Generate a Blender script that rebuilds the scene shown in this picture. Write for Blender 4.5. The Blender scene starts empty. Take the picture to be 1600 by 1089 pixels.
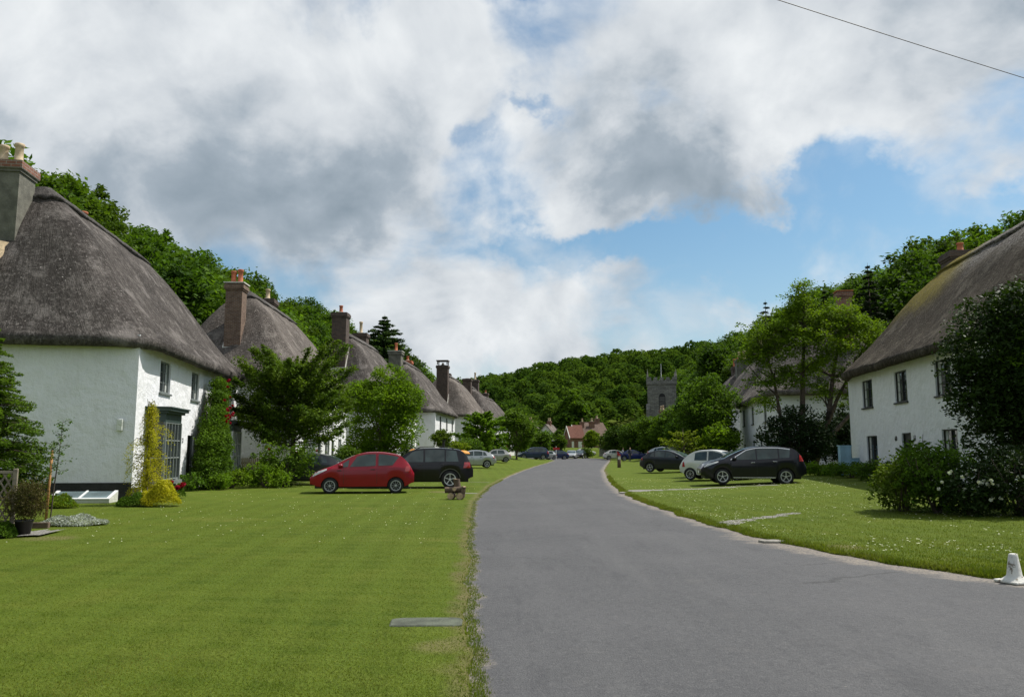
import bpy, bmesh, math, random
import numpy as np
from mathutils import Vector, Matrix, noise
R = math.radians
PI = math.pi
random.seed(7); rng = np.random.default_rng(7)
scn = bpy.context.scene
col = scn.collection

# ------------------------------------------------------------------ camera, sun, sky, exposure
CAMZ = 1.7
PITCH = math.atan(158/1250)
cd = bpy.data.cameras.new('camera'); cam = bpy.data.objects.new('camera', cd); col.objects.link(cam)
cam.location = (0, 0, CAMZ); cam.rotation_euler = (R(90)+PITCH, 0, 0)
cd.sensor_width = 36; cd.lens = 1240/1600*36; cd.clip_end = 5000; cd.clip_start = 0.1
scn.camera = cam
SUN_EL, SUN_AZ = R(56), R(66)          # azimuth measured clockwise from +Y
sd = Vector((math.sin(SUN_AZ)*math.cos(SUN_EL), math.cos(SUN_AZ)*math.cos(SUN_EL), math.sin(SUN_EL)))
sl = bpy.data.lights.new('sun', 'SUN'); sun = bpy.data.objects.new('sun', sl); col.objects.link(sun)
sl.energy = 4.9; sl.angle = R(0.6); sl.color = (1, .955, .88)
sun.rotation_euler = sd.to_track_quat('Z', 'Y').to_euler(); sun.location = (30, 10, 60)
scn.view_settings.view_transform = 'Standard'; scn.view_settings.look = 'None'
scn.view_settings.exposure = 0.12; scn.view_settings.gamma = 1

class NT:
    """small helper for node trees"""
    def __init__(s, nt): s.nt = nt; nt.nodes.clear()
    def n(s, t, **k):
        x = s.nt.nodes.new(t)
        for a, b in k.items(): setattr(x, a, b)
        return x
    def l(s, a, b): s.nt.links.new(a, b)
    def put(s, sock, v):
        if isinstance(v, bpy.types.NodeSocket): s.l(v, sock)
        elif v is not None: sock.default_value = v
    def m(s, op, a, b=None, c=None, clamp=False):
        x = s.n('ShaderNodeMath', operation=op, use_clamp=clamp)
        for i, v in enumerate((a, b, c)): s.put(x.inputs[i], v) if v is not None else None
        return x.outputs[0]
    def mixc(s, f, a, b, mode='MIX'):
        x = s.n('ShaderNodeMix', data_type='RGBA', blend_type=mode)
        s.put(x.inputs[0], f); s.put(x.inputs[6], c4(a)); s.put(x.inputs[7], c4(b))
        return x.outputs[2]
    def noise(s, vec, scale, detail=4, rough=.5, dist=0.0):
        x = s.n('ShaderNodeTexNoise'); s.put(x.inputs['Vector'], vec)
        x.inputs['Scale'].default_value = scale; x.inputs['Detail'].default_value = detail
        x.inputs['Roughness'].default_value = rough; x.inputs['Distortion'].default_value = dist
        return x.outputs['Fac']
    def ss(s, v, a, b, lo=0., hi=1.):
        x = s.n('ShaderNodeMapRange', interpolation_type='SMOOTHSTEP')
        s.put(x.inputs[0], v)
        for i, q in enumerate((a, b, lo, hi)): x.inputs[1+i].default_value = q
        return x.outputs[0]
    def mapv(s, vec, scale=(1, 1, 1), rot=(0, 0, 0), loc=(0, 0, 0)):
        x = s.n('ShaderNodeMapping'); s.put(x.inputs[0], vec)
        x.inputs[1].default_value = loc; x.inputs[2].default_value = rot; x.inputs[3].default_value = scale
        return x.outputs[0]
def c4(a):
    if isinstance(a, tuple) and len(a) == 3: return (*a, 1)
    return a

w = bpy.data.worlds.new('World'); scn.world = w; w.use_nodes = True
N = NT(w.node_tree)
out = N.n('ShaderNodeOutputWorld'); bg = N.n('ShaderNodeBackground'); bg.inputs[1].default_value = 0.1
sky = N.n('ShaderNodeTexSky', sky_type='NISHITA'); sky.sun_disc = False
sky.sun_elevation = SUN_EL; sky.sun_rotation = SUN_AZ; sky.air_density = 1.0; sky.dust_density = 1.2
tc = N.n('ShaderNodeTexCoord').outputs['Generated']
sx = N.n('ShaderNodeSeparateXYZ'); N.l(tc, sx.inputs[0]); dx, dy, dz = sx.outputs
az = N.m('ARCTAN2', dx, dy); el = N.m('ARCSINE', dz)
# cloud layer: a flat cloud sheet overhead, projected from the direction
zz = N.m('ADD', N.m('MAXIMUM', dz, 0.0), 0.85)
cv = N.n('ShaderNodeCombineXYZ'); N.l(N.m('DIVIDE', dx, zz), cv.inputs[0]); N.l(N.m('DIVIDE', dy, zz), cv.inputs[1])
P = cv.outputs[0]
warp = N.n('ShaderNodeTexNoise'); N.l(P, warp.inputs['Vector']); warp.inputs['Scale'].default_value = 3.0; warp.inputs['Detail'].default_value = 3
wv = N.n('ShaderNodeVectorMath', operation='MULTIPLY_ADD'); N.l(warp.outputs['Color'], wv.inputs[0]); wv.inputs[1].default_value = (.16, .16, .16); N.l(P, wv.inputs[2])
n1 = N.noise(wv.outputs[0], 4.6, 11, .54)
n2 = N.noise(wv.outputs[0], 3.0, 6, .5)
q3 = N.mapv(wv.outputs[0], loc=(3.1, 1.7, 5))
n3 = N.noise(q3, 8.5, 10, .56)
n3b = N.noise(N.mapv(q3, loc=(.030, .012, .0)), 7.0, 9, .52)      # towards the sun: gives the billows a lit and a shaded side
relief = N.m('SUBTRACT', N.noise(q3, 7.0, 9, .52), n3b)
w2 = N.n('ShaderNodeTexNoise'); N.l(P, w2.inputs['Vector']); w2.inputs['Scale'].default_value = 6.0; w2.inputs['Detail'].default_value = 6; w2.inputs['Roughness'].default_value = .62
w2s = N.n('ShaderNodeSeparateXYZ'); N.l(w2.outputs['Color'], w2s.inputs[0])
az = N.m('ADD', az, N.m('MULTIPLY_ADD', w2s.outputs[0], .30, -.15)); elw = N.m('ADD', el, N.m('MULTIPLY_ADD', w2s.outputs[1], .22, -.11))
def blob(px, py, rx, ry, amt):
    """a soft bump in (azimuth, elevation); given as where it stands in the sky of the photograph"""
    x, y, z = (px-800)/1240, 1.0, (544.5-py)/1240
    y2 = y*math.cos(PITCH)-z*math.sin(PITCH); z2 = y*math.sin(PITCH)+z*math.cos(PITCH)
    a0 = math.atan2(x, y2); e0 = math.atan2(z2, math.hypot(x, y2))
    a = N.m('MULTIPLY', N.m('SUBTRACT', az, a0), 1240/rx); e = N.m('MULTIPLY', N.m('SUBTRACT', elw, e0), 1240/ry)
    r2 = N.m('ADD', N.m('MULTIPLY', a, a), N.m('MULTIPLY', e, e))
    return N.m('MULTIPLY', N.m('EXPONENT', N.m('MULTIPLY', r2, -1.0)), amt)
def total(base, bl):
    for b in bl: base = N.m('ADD', base, blob(*b))
    return base
dens = total(N.m('MULTIPLY_ADD', n1, 1.75, -0.40), [            # negative: holes where blue shows
    (1250, 385, 190, 75, -.50), (1330, 285, 90, 55, -.38), (900, 385, 130, 28, -.30), (1050, 400, 150, 40, -.26),
    (800, 10, 60, 14, -.35), (700, 60, 120, 60, .25), (600, 180, 160, 110, .2), (735, 222, 30, 22, -.14), (800, 185, 45, 14, -.20), (1560, 345, 80, 30, -.30), (1430, 330, 90, 40, -.24),
    (1010, 240, 190, 95, .30), (300, 240, 380, 190, .35), (900, 500, 330, 70, .08), (1400, 120, 200, 110, .15), (1460, 380, 80, 30, .15), (1530, 260, 90, 60, .12)])
alpha = N.m('MAXIMUM', N.ss(dens, 0.28, 0.62), N.m('MULTIPLY', N.ss(n3, .44, .72), .55))
br = total(N.m('ADD', N.m('ADD', N.m('MULTIPLY', n2, .62), N.m('MULTIPLY_ADD', n3, .17, .185)), N.m('MULTIPLY', relief, 1.2)), [      # brightness of the cloud
    (270, 285, 300, 85, -.33), (540, 320, 170, 70, -.19), (130, 380, 300, 60, -.12), (640, 200, 60, 60, -.06), (200, 130, 200, 60, -.09),
    (1000, 245, 150, 80, -.33), (1130, 300, 120, 50, -.14), (1480, 70, 180, 90, -.17), (600, 60, 120, 60, .0),
    (60, 60, 200, 90, .16), (480, 60, 200, 60, .10), (660, 130, 110, 70, .14), (790, 290, 110, 70, .24), (1100, 100, 120, 60, .12), (880, 30, 260, 60, .18), (1250, 70, 120, 60, .14), (1250, 200, 110, 45, .15),
    (740, 540, 60, 40, .14), (640, 470, 140, 60, .06), (700, 400, 120, 40, .07), (1430, 210, 90, 50, .15), (950, 520, 220, 60, .04), (330, 30, 120, 40, .1)])
rp = N.n('ShaderNodeValToRGB'); N.l(br, rp.inputs[0])
cr = rp.color_ramp; cr.elements[0].position = .0; cr.elements[0].color = (2.2, 2.8, 3.35, 1)
cr.elements[1].position = .82; cr.elements[1].color = (7.8, 8.1, 8.3, 1)
e = cr.elements.new(.32); e.color = (3.5, 4.1, 4.7, 1)
e = cr.elements.new(.54); e.color = (5.9, 6.3, 6.7, 1)
skyc = N.mixc(1.0, sky.outputs[0], (.80, 1.06, 1.10), 'MULTIPLY')
hz = N.ss(el, 0.0, .30, .42, 0.0)      # thin bright cloud towards the horizon
skyc = N.mixc(hz, skyc, (5.4, 6.0, 6.5))
N.l(N.mixc(alpha, skyc, rp.outputs[0]), bg.inputs[0]); N.l(bg.outputs[0], out.inputs[0])

# ------------------------------------------------------------------ helpers
def lerp(a, b, t): return a+(b-a)*t
def sstep(a, b, t):
    t = min(1, max(0, (t-a)/(b-a))); return t*t*(3-2*t)
def interp(pts, t): return float(np.interp(t, [p[0] for p in pts], [p[1] for p in pts]))
def X(px, D): return (px-800)/1250*D          # world x of something D metres ahead
def tag(o, label=None, cat=None, group=None, kind=None):
    if label: o['label'] = label
    if cat: o['category'] = cat
    if group: o['group'] = group
    if kind: o['kind'] = kind
    return o
def empty(name, loc, rz=0, label=None, cat=None, group=None):
    o = bpy.data.objects.new(name, None); col.objects.link(o); o.location = loc; o.rotation_euler.z = rz
    o.empty_display_size = .3
    return tag(o, label, cat, group)
def children(o): return [c for c in bpy.data.objects if c.parent == o]
def copy_tree(o, kids, parent=None):
    c = o.copy(); col.objects.link(c); c.parent = parent
    for ch in kids.get(o, []): copy_tree(ch, kids, c)
    return c
def kidmap(o):
    m = {}; q = [o]
    while q:
        a = q.pop(); m[a] = children(a); q += m[a]
    return m
class MB:
    """collects boxes, tubes, grids and polygons and links them as one mesh object"""
    def __init__(s): s.v = []; s.f = []; s.uv = None
    def add(s, vs, fs):
        b = len(s.v); s.v += [tuple(p) for p in vs]; s.f += [tuple(i+b for i in f) for f in fs]; return s
    def box(s, x0, x1, y0, y1, z0, z1):
        v = [(x, y, z) for z in (z0, z1) for y in (y0, y1) for x in (x0, x1)]
        return s.add(v, [(0, 2, 3, 1), (4, 5, 7, 6), (0, 1, 5, 4), (2, 6, 7, 3), (0, 4, 6, 2), (1, 3, 7, 5)])
    def tube(s, pts, rad, n=8, cap=True):
        pts = [Vector(p) for p in pts]; vs = []; fs = []
        for i, p in enumerate(pts):
            d = (pts[min(i+1, len(pts)-1)]-pts[max(i-1, 0)]).normalized()
            a = d.cross(Vector((0, 0, 1)) if abs(d.z) < .95 else Vector((1, 0, 0))).normalized(); b = d.cross(a)
            r = rad[i] if hasattr(rad, '__len__') else rad
            for k in range(n):
                t = 2*PI*k/n; vs.append(p+a*r*math.cos(t)+b*r*math.sin(t))
        for i in range(len(pts)-1):
            for k in range(n): fs.append((i*n+k, i*n+(k+1) % n, (i+1)*n+(k+1) % n, (i+1)*n+k))
        if cap: fs += [tuple(range(n)), tuple(range((len(pts)-1)*n, len(pts)*n))]
        return s.add(vs, fs)
    def lathe(s, prof, n=24, c=(0, 0, 0), axis='Z'):
        vs = []; fs = []; m = len(prof)
        for k in range(n):
            t = 2*PI*k/n
            for r, z in prof:
                p = (r*math.cos(t), r*math.sin(t), z) if axis == 'Z' else (r*math.cos(t), z, r*math.sin(t))
                vs.append((p[0]+c[0], p[1]+c[1], p[2]+c[2]))
        for k in range(n):
            for i in range(m-1):
                a = k*m+i; b = ((k+1) % n)*m+i; fs.append((a, b, b+1, a+1))
        return s.add(vs, fs)
    def grid(s, rows, close=False):
        m = len(rows[0]); vs = [p for r in rows for p in r]; fs = []
        for i in range(len(rows)-1):
            for k in range(m if close else m-1):
                fs.append((i*m+k, i*m+(k+1) % m, (i+1)*m+(k+1) % m, (i+1)*m+k))
        return s.add(vs, fs)
    def poly(s, pts): return s.add(pts, [tuple(range(len(pts)))])
    def prism(s, pts, d):
        n = len(pts); a = [Vector(p) for p in pts]; b = [p+Vector(d) for p in a]
        return s.add(a+b, [tuple(range(n)), tuple(range(2*n-1, n-1, -1))]+[(i, (i+1) % n, n+(i+1) % n, n+i) for i in range(n)])
    def build(s, name, mat, parent=None, smooth=False, fix=True, bevel=0):
        me = bpy.data.meshes.new(name); me.from_pydata(s.v, [], s.f)
        if fix or bevel:
            bm = bmesh.new(); bm.from_mesh(me)
            bmesh.ops.recalc_face_normals(bm, faces=bm.faces)
            if bevel:
                bmesh.ops.bevel(bm, geom=bm.edges[:], offset=bevel, segments=1, affect='EDGES')
            bm.to_mesh(me); bm.free()
        if smooth:
            me.polygons.foreach_set('use_smooth', [True]*len(me.polygons))
        me.materials.append(mat)
        o = bpy.data.objects.new(name, me); col.objects.link(o); o.parent = parent
        return o
def npmesh(name, V, quads, mat, parent=None, tri=False, smooth=False):
    """fast mesh from numpy arrays: V (n,3), faces (m,k)"""
    me = bpy.data.meshes.new(name); k = quads.shape[1]; m = len(quads)
    me.vertices.add(len(V)); me.vertices.foreach_set('co', V.astype(np.float32).ravel())
    me.loops.add(m*k); me.loops.foreach_set('vertex_index', quads.astype(np.int32).ravel())
    me.polygons.add(m); me.polygons.foreach_set('loop_start', np.arange(0, m*k, k, dtype=np.int32))
    me.update(calc_edges=True)
    if smooth: me.polygons.foreach_set('use_smooth', [True]*m)
    me.materials.append(mat)
    o = bpy.data.objects.new(name, me); col.objects.link(o); o.parent = parent
    return o

# ------------------------------------------------------------------ materials
def newmat(name):
    m = bpy.data.materials.new(name); m.use_nodes = True; n = NT(m.node_tree)
    o = n.n('ShaderNodeOutputMaterial'); b = n.n('ShaderNodeBsdfPrincipled'); n.l(b.outputs[0], o.inputs[0])
    return m, n, b, o
def bump(n, b, h, dist, strength=1.0):
    x = n.n('ShaderNodeBump'); x.inputs['Strength'].default_value = strength; x.inputs['Distance'].default_value = dist
    n.l(h, x.inputs['Height']); n.l(x.outputs[0], b.inputs['Normal'])
def objc(n): return n.n('ShaderNodeTexCoord').outputs['Object']
def simple(name, c, rough=.6, var=.15, scale=6, metal=0, spec=.5, bmp=0, coat=0):
    m, n, b, o = newmat(name); v = objc(n)
    f = n.noise(v, scale, 5, .6)
    a = tuple(x*(1-var) for x in c); d = tuple(min(1, x*(1+var)) for x in c)
    n.l(n.mixc(n.ss(f, .3, .7), a, d), b.inputs['Base Color'])
    b.inputs['Roughness'].default_value = rough; b.inputs['Metallic'].default_value = metal
    b.inputs['Specular IOR Level'].default_value = spec
    if coat: b.inputs['Coat Weight'].default_value = coat; b.inputs['Coat Roughness'].default_value = .03
    if bmp: bump(n, b, n.noise(v, scale*6, 4, .6), bmp)
    return m
def leafmat(name, c1, c2, c3=None, trans=.35, scale=.9, rough=.7, spec=.10, var=.75, objvar=0.0, mown=False):
    m, n, b, o = newmat(name)
    v = objc(n); oi = n.n('ShaderNodeObjectInfo'); g = n.n('ShaderNodeNewGeometry')
    f = n.noise(v, scale, 3, .6)
    c = n.mixc(n.ss(f, .34, .66), c1, c2)
    if c3: c = n.mixc(n.m('MULTIPLY', n.ss(n.noise(v, scale*2.3, 3, .6), .5, .75), .8), c, c3)
    if mown:      # passes of the mower lay the blades one way and the other, with drier patches between
        for sc_, dr, rz_, k_ in ((.62, 'Y', 8, .45), (.45, 'X', -3, .5)):
            wv_ = n.n('ShaderNodeTexWave', wave_type='BANDS', bands_direction=dr); n.l(n.mapv(v, (1, 1, 1), (0, 0, R(rz_))), wv_.inputs['Vector'])
            wv_.inputs['Scale'].default_value = sc_; wv_.inputs['Distortion'].default_value = .7; wv_.inputs['Detail'].default_value = 2
            c = n.mixc(n.m('MULTIPLY', n.ss(wv_.outputs['Fac'], .3, .7), k_), c, (.155, .185, .024))
        c = n.mixc(n.m('MULTIPLY', n.ss(n.noise(v, .55, 6, .7), .52, .72), .6), c, (.20, .185, .05))
        c = n.mixc(n.m('MULTIPLY', n.ss(n.noise(v, 1.6, 5, .7), .54, .70), .5), c, (.052, .092, .008))
    h = n.n('ShaderNodeHueSaturation'); n.l(c, h.inputs['Color'])
    n.l(n.m('MULTIPLY_ADD', g.outputs['Random Per Island'], var, 1-var/2), h.inputs['Value'])
    n.l(n.m('MULTIPLY_ADD', oi.outputs['Random'], .016, .490), h.inputs['Hue'])
    c = h.outputs[0]
    dk = n.m('MULTIPLY_ADD', n.m('FRACT', n.m('MULTIPLY', oi.outputs['Random'], 7.31)), objvar, 1.04-objvar/2)
    c = n.mixc(1.0, c, n_rgb(n, dk), 'MULTIPLY')
    n.l(c, b.inputs['Base Color']); b.inputs['Roughness'].default_value = rough
    b.inputs['Specular IOR Level'].default_value = spec
    t = n.n('ShaderNodeBsdfTranslucent'); n.l(n.mixc(1.0, c, (1.15, 1.2, .5), 'MULTIPLY'), t.inputs[0])
    x = n.n('ShaderNodeMixShader'); x.inputs[0].default_value = trans
    n.l(b.outputs[0], x.inputs[1]); n.l(t.outputs[0], x.inputs[2]); n.l(x.outputs[0], o.inputs[0])
    return m
def n_rgb(n, s):
    x = n.n('ShaderNodeCombineXYZ')
    for i in range(3): n.l(s, x.inputs[i])
    return x.outputs[0]

M = {}
def wallmat(name, c, stain):
    m, n, b, o = newmat(name); v = objc(n)
    f = n.noise(v, .8, 5, .6); f2 = n.noise(n.mapv(v, (2.5, 2.5, .5)), 1.4, 6, .65)
    col_ = n.mixc(n.ss(f, .35, .75), c, tuple(x*.93 for x in c))
    col_ = n.mixc(n.m('MULTIPLY', n.ss(f2, .52, .72), .35), col_, stain)
    s = n.n('ShaderNodeSeparateXYZ'); n.l(v, s.inputs[0])
    low = n.m('MULTIPLY', n.ss(n.m('ADD', s.outputs[2], n.m('MULTIPLY', f2, 1.6)), 1.9, .7), .55)
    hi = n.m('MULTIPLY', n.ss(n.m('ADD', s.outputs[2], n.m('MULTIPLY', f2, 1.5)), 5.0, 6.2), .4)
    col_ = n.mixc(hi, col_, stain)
    col_ = n.mixc(low, col_, stain)
    n.l(col_, b.inputs['Base Color']); b.inputs['Roughness'].default_value = .85; b.inputs['Specular IOR Level'].default_value = .2
    bump(n, b, n.m('ADD', n.noise(v, 2.2, 5, .6), n.m('MULTIPLY', n.noise(v, 26, 4, .6), .2)), .09)
    return m
M['white'] = wallmat('whitewash', (.80, .80, .82), (.60, .595, .57))
M['cream'] = wallmat('cream_render', (.70, .71, .66), (.5, .5, .43))
def thatchmat(name, dark, mid, light, moss=None):
    m, n, b, o = newmat(name); uv = n.n('ShaderNodeTexCoord').outputs['UV']; v = objc(n)
    st = n.noise(n.mapv(uv, (16, 2.4, 1)), 1.0, 9, .72)          # strands running down the slope
    st2 = n.noise(n.mapv(uv, (5, 1.0, 1)), 1.0, 5, .6)
    pt = n.noise(v, .5, 7, .68, .4); fine = n.noise(v, 9, 8, .72)
    c = n.mixc(n.ss(st, .3, .7), dark, mid)
    c = n.mixc(n.m('MULTIPLY', n.ss(st2, .45, .7), .4), c, light)
    c = n.mixc(n.m('MULTIPLY', n.ss(pt, .46, .60), .72), c, dark)
    c = n.mixc(n.m('MULTIPLY', n.ss(fine, .52, .66), .75), c, light)
    c = n.mixc(n.m('MULTIPLY', n.ss(fine, .46, .34), .7), c, tuple(x*.6 for x in dark))
    pt2 = n.noise(n.mapv(v, loc=(9, 4, 2)), .85, 7, .7)
    c = n.mixc(n.m('MULTIPLY', n.ss(pt2, .50, .66), .7), c, light)
    band = n.noise(n.mapv(uv, (.25, 7, 1)), 1.0, 4, .6)
    c = n.mixc(n.m('MULTIPLY', n.ss(band, .5, .7), .35), c, dark)
    sp = n.n('ShaderNodeTexVoronoi'); n.l(v, sp.inputs['Vector']); sp.inputs['Scale'].default_value = 4.2   # loose pale straws
    c = n.mixc(n.m('MULTIPLY', n.ss(sp.outputs['Distance'], .13, .05), n.ss(pt, .4, .62)), c, tuple(x*1.9 for x in light))
    if moss:
        s = n.n('ShaderNodeSeparateXYZ'); n.l(v, s.inputs[0])
        mz = n.ss(n.m('MULTIPLY_ADD', pt, 3.2, s.outputs[2]), 8.9, 10.3)
        mz = n.m('MULTIPLY', mz, n.ss(s.outputs[0], 7.5, 10.5))
        c = n.mixc(n.m('MULTIPLY', mz, n.ss(fine, .36, .62, .25, .85)), c, moss)
        top = n.m('MULTIPLY', n.ss(n.m('MULTIPLY_ADD', pt, 2.5, s.outputs[2]), 9.6, 11.2), n.ss(s.outputs[0], 11, 8.5))
        c = n.mixc(n.m('MULTIPLY', top, n.ss(fine, .4, .62)), c, (.33, .31, .29))
    n.l(c, b.inputs['Base Color']); b.inputs['Roughness'].default_value = .95; b.inputs['Specular IOR Level'].default_value = .1
    bump(n, b, n.m('ADD', n.m('MULTIPLY', st, .8), n.m('ADD', n.m('MULTIPLY', fine, .9), n.m('MULTIPLY', pt, .8))), .13)
    return m
M['thatch'] = thatchmat('thatch', (.050, .044, .040), (.125, .110, .100), (.27, .243, .225))
M['thatch_pale'] = thatchmat('thatch_pale', (.085, .073, .065), (.185, .16, .143), (.31, .275, .245))
M['thatch_moss'] = thatchmat('thatch_moss', (.042, .034, .026), (.095, .078, .058), (.19, .165, .13), (.27, .22, .03))
M['ridge'] = thatchmat('thatch_ridge', (.06, .055, .052), (.13, .12, .112), (.24, .225, .21))
def brickmat(name, a, b_, mortar, scale=1.0):
    m, n, b, o = newmat(name); v = objc(n)
    s = n.n('ShaderNodeSeparateXYZ'); n.l(v, s.inputs[0])
    c = n.n('ShaderNodeCombineXYZ'); n.l(n.m('ADD', s.outputs[0], s.outputs[1]), c.inputs[0]); n.l(s.outputs[2], c.inputs[1])
    t = n.n('ShaderNodeTexBrick'); n.l(c.outputs[0], t.inputs['Vector'])
    t.inputs['Color1'].default_value = c4(a); t.inputs['Color2'].default_value = c4(b_); t.inputs['Mortar'].default_value = c4(mortar)
    t.inputs['Scale'].default_value = 1; t.inputs['Brick Width'].default_value = .23*scale; t.inputs['Row Height'].default_value = .078*scale
    t.inputs['Mortar Size'].default_value = .009*scale; t.inputs['Bias'].default_value = -.1
    cc = n.mixc(n.m('MULTIPLY', n.ss(n.noise(v, 3, 5, .65), .45, .7), .5), t.outputs[0], tuple(x*.45 for x in a))
    n.l(cc, b.inputs['Base Color']); b.inputs['Roughness'].default_value = .9
    bump(n, b, n.m('MULTIPLY_ADD', t.outputs['Fac'], -1, n.noise(v, 20, 4, .6)), .012)
    return m
M['brick'] = brickmat('brown_brick', (.13, .07, .045), (.21, .125, .08), (.26, .23, .19))
M['brick_dark'] = brickmat('dark_brick', (.075, .05, .042), (.12, .075, .055), (.13, .115, .10))
M['brick_red'] = brickmat('red_brick', (.20, .08, .05), (.26, .11, .07), (.3, .26, .22), 1.4)
M['stone'] = brickmat('grey_stone', (.18, .175, .155), (.32, .31, .275), (.13, .125, .11), 3.2)
M['render_grey'] = simple('grey_render', (.135, .13, .105), .9, .3, 2.5, bmp=.02)
M['terracotta'] = simple('terracotta', (.42, .13, .06), .8, .25, 5)
M['buff'] = simple('buff_clay', (.52, .40, .26), .8, .2, 5)
M['lead'] = simple('lime_flashing', (.62, .6, .54), .8, .15, 4)
M['gold_straw'] = simple('fresh_straw', (.60, .45, .28), .9, .25, 9, bmp=.02)
M['frame_grey'] = simple('grey_paint', (.16, .18, .175), .5, .15, 4)
M['frame_dark'] = simple('dark_paint', (.022, .022, .022), .45, .2, 4)
M['frame_white'] = simple('white_paint', (.72, .73, .72), .45, .05, 4)
M['green_paint'] = simple('dark_green_paint', (.035, .055, .05), .5, .2, 4)
M['black_tar'] = simple('black_tar', (.018, .017, .016), .75, .4, 3, bmp=.02)
M['wood'] = simple('weathered_wood', (.24, .20, .15), .85, .3, 8, bmp=.01)
M['wood_orange'] = simple('orange_stake', (.40, .20, .07), .8, .2, 8)
M['wood_dark'] = simple('dark_log', (.11, .075, .05), .85, .4, 7, bmp=.02)
M['wood_cut'] = simple('cut_wood', (.45, .32, .2), .85, .3, 12, bmp=.01)
M['bark'] = simple('bark', (.085, .065, .05), .95, .4, 5, bmp=.03)
M['slab'] = simple('mossy_slab', (.075, .085, .06), .9, .35, 6, bmp=.01)
M['kerb'] = simple('pale_stone', (.26, .245, .21), .9, .3, 5, bmp=.015)
M['tile_red'] = brickmat('red_tiles', (.15, .055, .038), (.20, .08, .052), (.14, .06, .04), 1.6)
M['tile_brown'] = brickmat('brown_tiles', (.13, .085, .065), (.17, .11, .085), (.1, .07, .05), 1.6)
M['blue_paint'] = simple('blue_painted_wall', (.30, .47, .58), .8, .18, 1.5, bmp=.01)
M['concrete'] = None
M['pot'] = simple('black_pot', (.02, .018, .018), .5, .2, 5)
M['orange'] = simple('orange_canvas', (.62, .25, .03), .7, .2, 5)
M['cable'] = simple('cable', (.03, .03, .035), .6, .1, 5)
M['skin'] = simple('skin', (.5, .3, .22), .6, .05, 5)
def glassmat(name, c, r=.04):
    m, n, b, o = newmat(name); v = objc(n)
    n.l(n.mixc(n.ss(n.noise(v, 1.1, 3, .5), .35, .65), c, tuple(x*2.2 for x in c)), b.inputs['Base Color'])
    b.inputs['Roughness'].default_value = r; b.inputs['Specular IOR Level'].default_value = .6
    bump(n, b, n.noise(v, 1.6, 2, .5), .01)
    return m
M['glass'] = glassmat('window_glass', (.022, .026, .028))
M['curtain'] = simple('curtain', (.40, .42, .40), .8, .25, 5)
# white painted concrete cone with flaked paint
m, n, b, o = newmat('flaking_white_paint'); v = objc(n)
f = n.noise(v, 9, 7, .7)
n.l(n.mixc(n.ss(f, .52, .60), (.66, .65, .60), (.20, .17, .13)), b.inputs['Base Color']); b.inputs['Roughness'].default_value = .85
bump(n, b, f, .03); M['concrete'] = m

# asphalt
m, n, b, o = newmat('asphalt'); v = objc(n)
f1 = n.noise(v, .35, 5, .55); f2 = n.noise(v, 60, 3, .7); f3 = n.noise(n.mapv(v, (1.4, .12, 1)), 1.0, 5, .6); f4 = n.noise(v, 9, 5, .6)
c = n.mixc(n.ss(f1, .35, .68), (.058, .058, .062), (.074, .073, .077))
c = n.mixc(n.m('MULTIPLY', n.ss(f3, .45, .7), .3), c, (.112, .111, .111))
c = n.mixc(n.m('MULTIPLY', n.ss(n.noise(v, 140, 2, .6), .50, .68), .6), c, (.155, .153, .15))
c = n.mixc(n.m('MULTIPLY', n.ss(f2, .50, .70), .5), c, (.135, .133, .13))
c = n.mixc(n.m('MULTIPLY', n.ss(n.noise(n.mapv(v, (1, 1, 1), loc=(7, 7, 0)), 2.2, 6, .7), .55, .7), .4), c, (.105, .10, .098))
c = n.mixc(n.m('MULTIPLY', n.ss(f2, .46, .28), .5), c, (.045, .045, .048))
f6 = n.noise(v, 22, 4, .75)
c = n.mixc(n.m('MULTIPLY', n.ss(f4, .5, .7), .35), c, (.045, .045, .048))
c = n.mixc(n.m('MULTIPLY', n.ss(f6, .54, .66), .35), c, (.15, .148, .145))
c = n.mixc(n.m('MULTIPLY', n.ss(f6, .44, .34), .4), c, (.035, .035, .037))
f5 = n.noise(n.mapv(v, (2.2, .5, 1), loc=(4, 1, 0)), .8, 6, .7)
c = n.mixc(n.m('MULTIPLY', n.ss(f5, .56, .66), .4), c, (.048, .048, .052))
wvn = n.n('ShaderNodeVectorMath', operation='MULTIPLY_ADD'); nn = n.n('ShaderNodeTexNoise'); n.l(v, nn.inputs['Vector']); nn.inputs['Scale'].default_value = 1.2; nn.inputs['Detail'].default_value = 5
n.l(nn.outputs['Color'], wvn.inputs[0]); wvn.inputs[1].default_value = (1.2, 1.2, 0); n.l(v, wvn.inputs[2])
vo = n.n('ShaderNodeTexVoronoi', feature='DISTANCE_TO_EDGE'); n.l(wvn.outputs[0], vo.inputs['Vector']); vo.inputs['Scale'].default_value = .22
crack = n.m('MULTIPLY', n.ss(vo.outputs['Distance'], .006, .0015), n.ss(n.noise(v, .3, 2, .5), .50, .6))
c = n.mixc(n.m('MULTIPLY', crack, .6), c, (.035, .035, .035))
at = n.n('ShaderNodeAttribute'); at.attribute_name = 'edge'          # grit that collects along the edges
g = n.m('MULTIPLY', n.ss(n.m('ADD', at.outputs['Fac'], n.m('MULTIPLY_ADD', n.noise(v, 2.4, 6, .65), .9, -.45)), .45, .85), .8)
c = n.mixc(n.m('MULTIPLY', g, n.ss(n.noise(v, 30, 3, .6), .3, .6)), c, (.27, .23, .185))
spx = n.n('ShaderNodeTexVoronoi'); n.l(v, spx.inputs['Vector']); spx.inputs['Scale'].default_value = 5.5      # loose pale chippings
c = n.mixc(n.m('MULTIPLY', n.ss(spx.outputs['Distance'], .07, .03), n.ss(n.noise(v, .7, 3, .6), .45, .65)), c, (.17, .16, .145))
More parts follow.
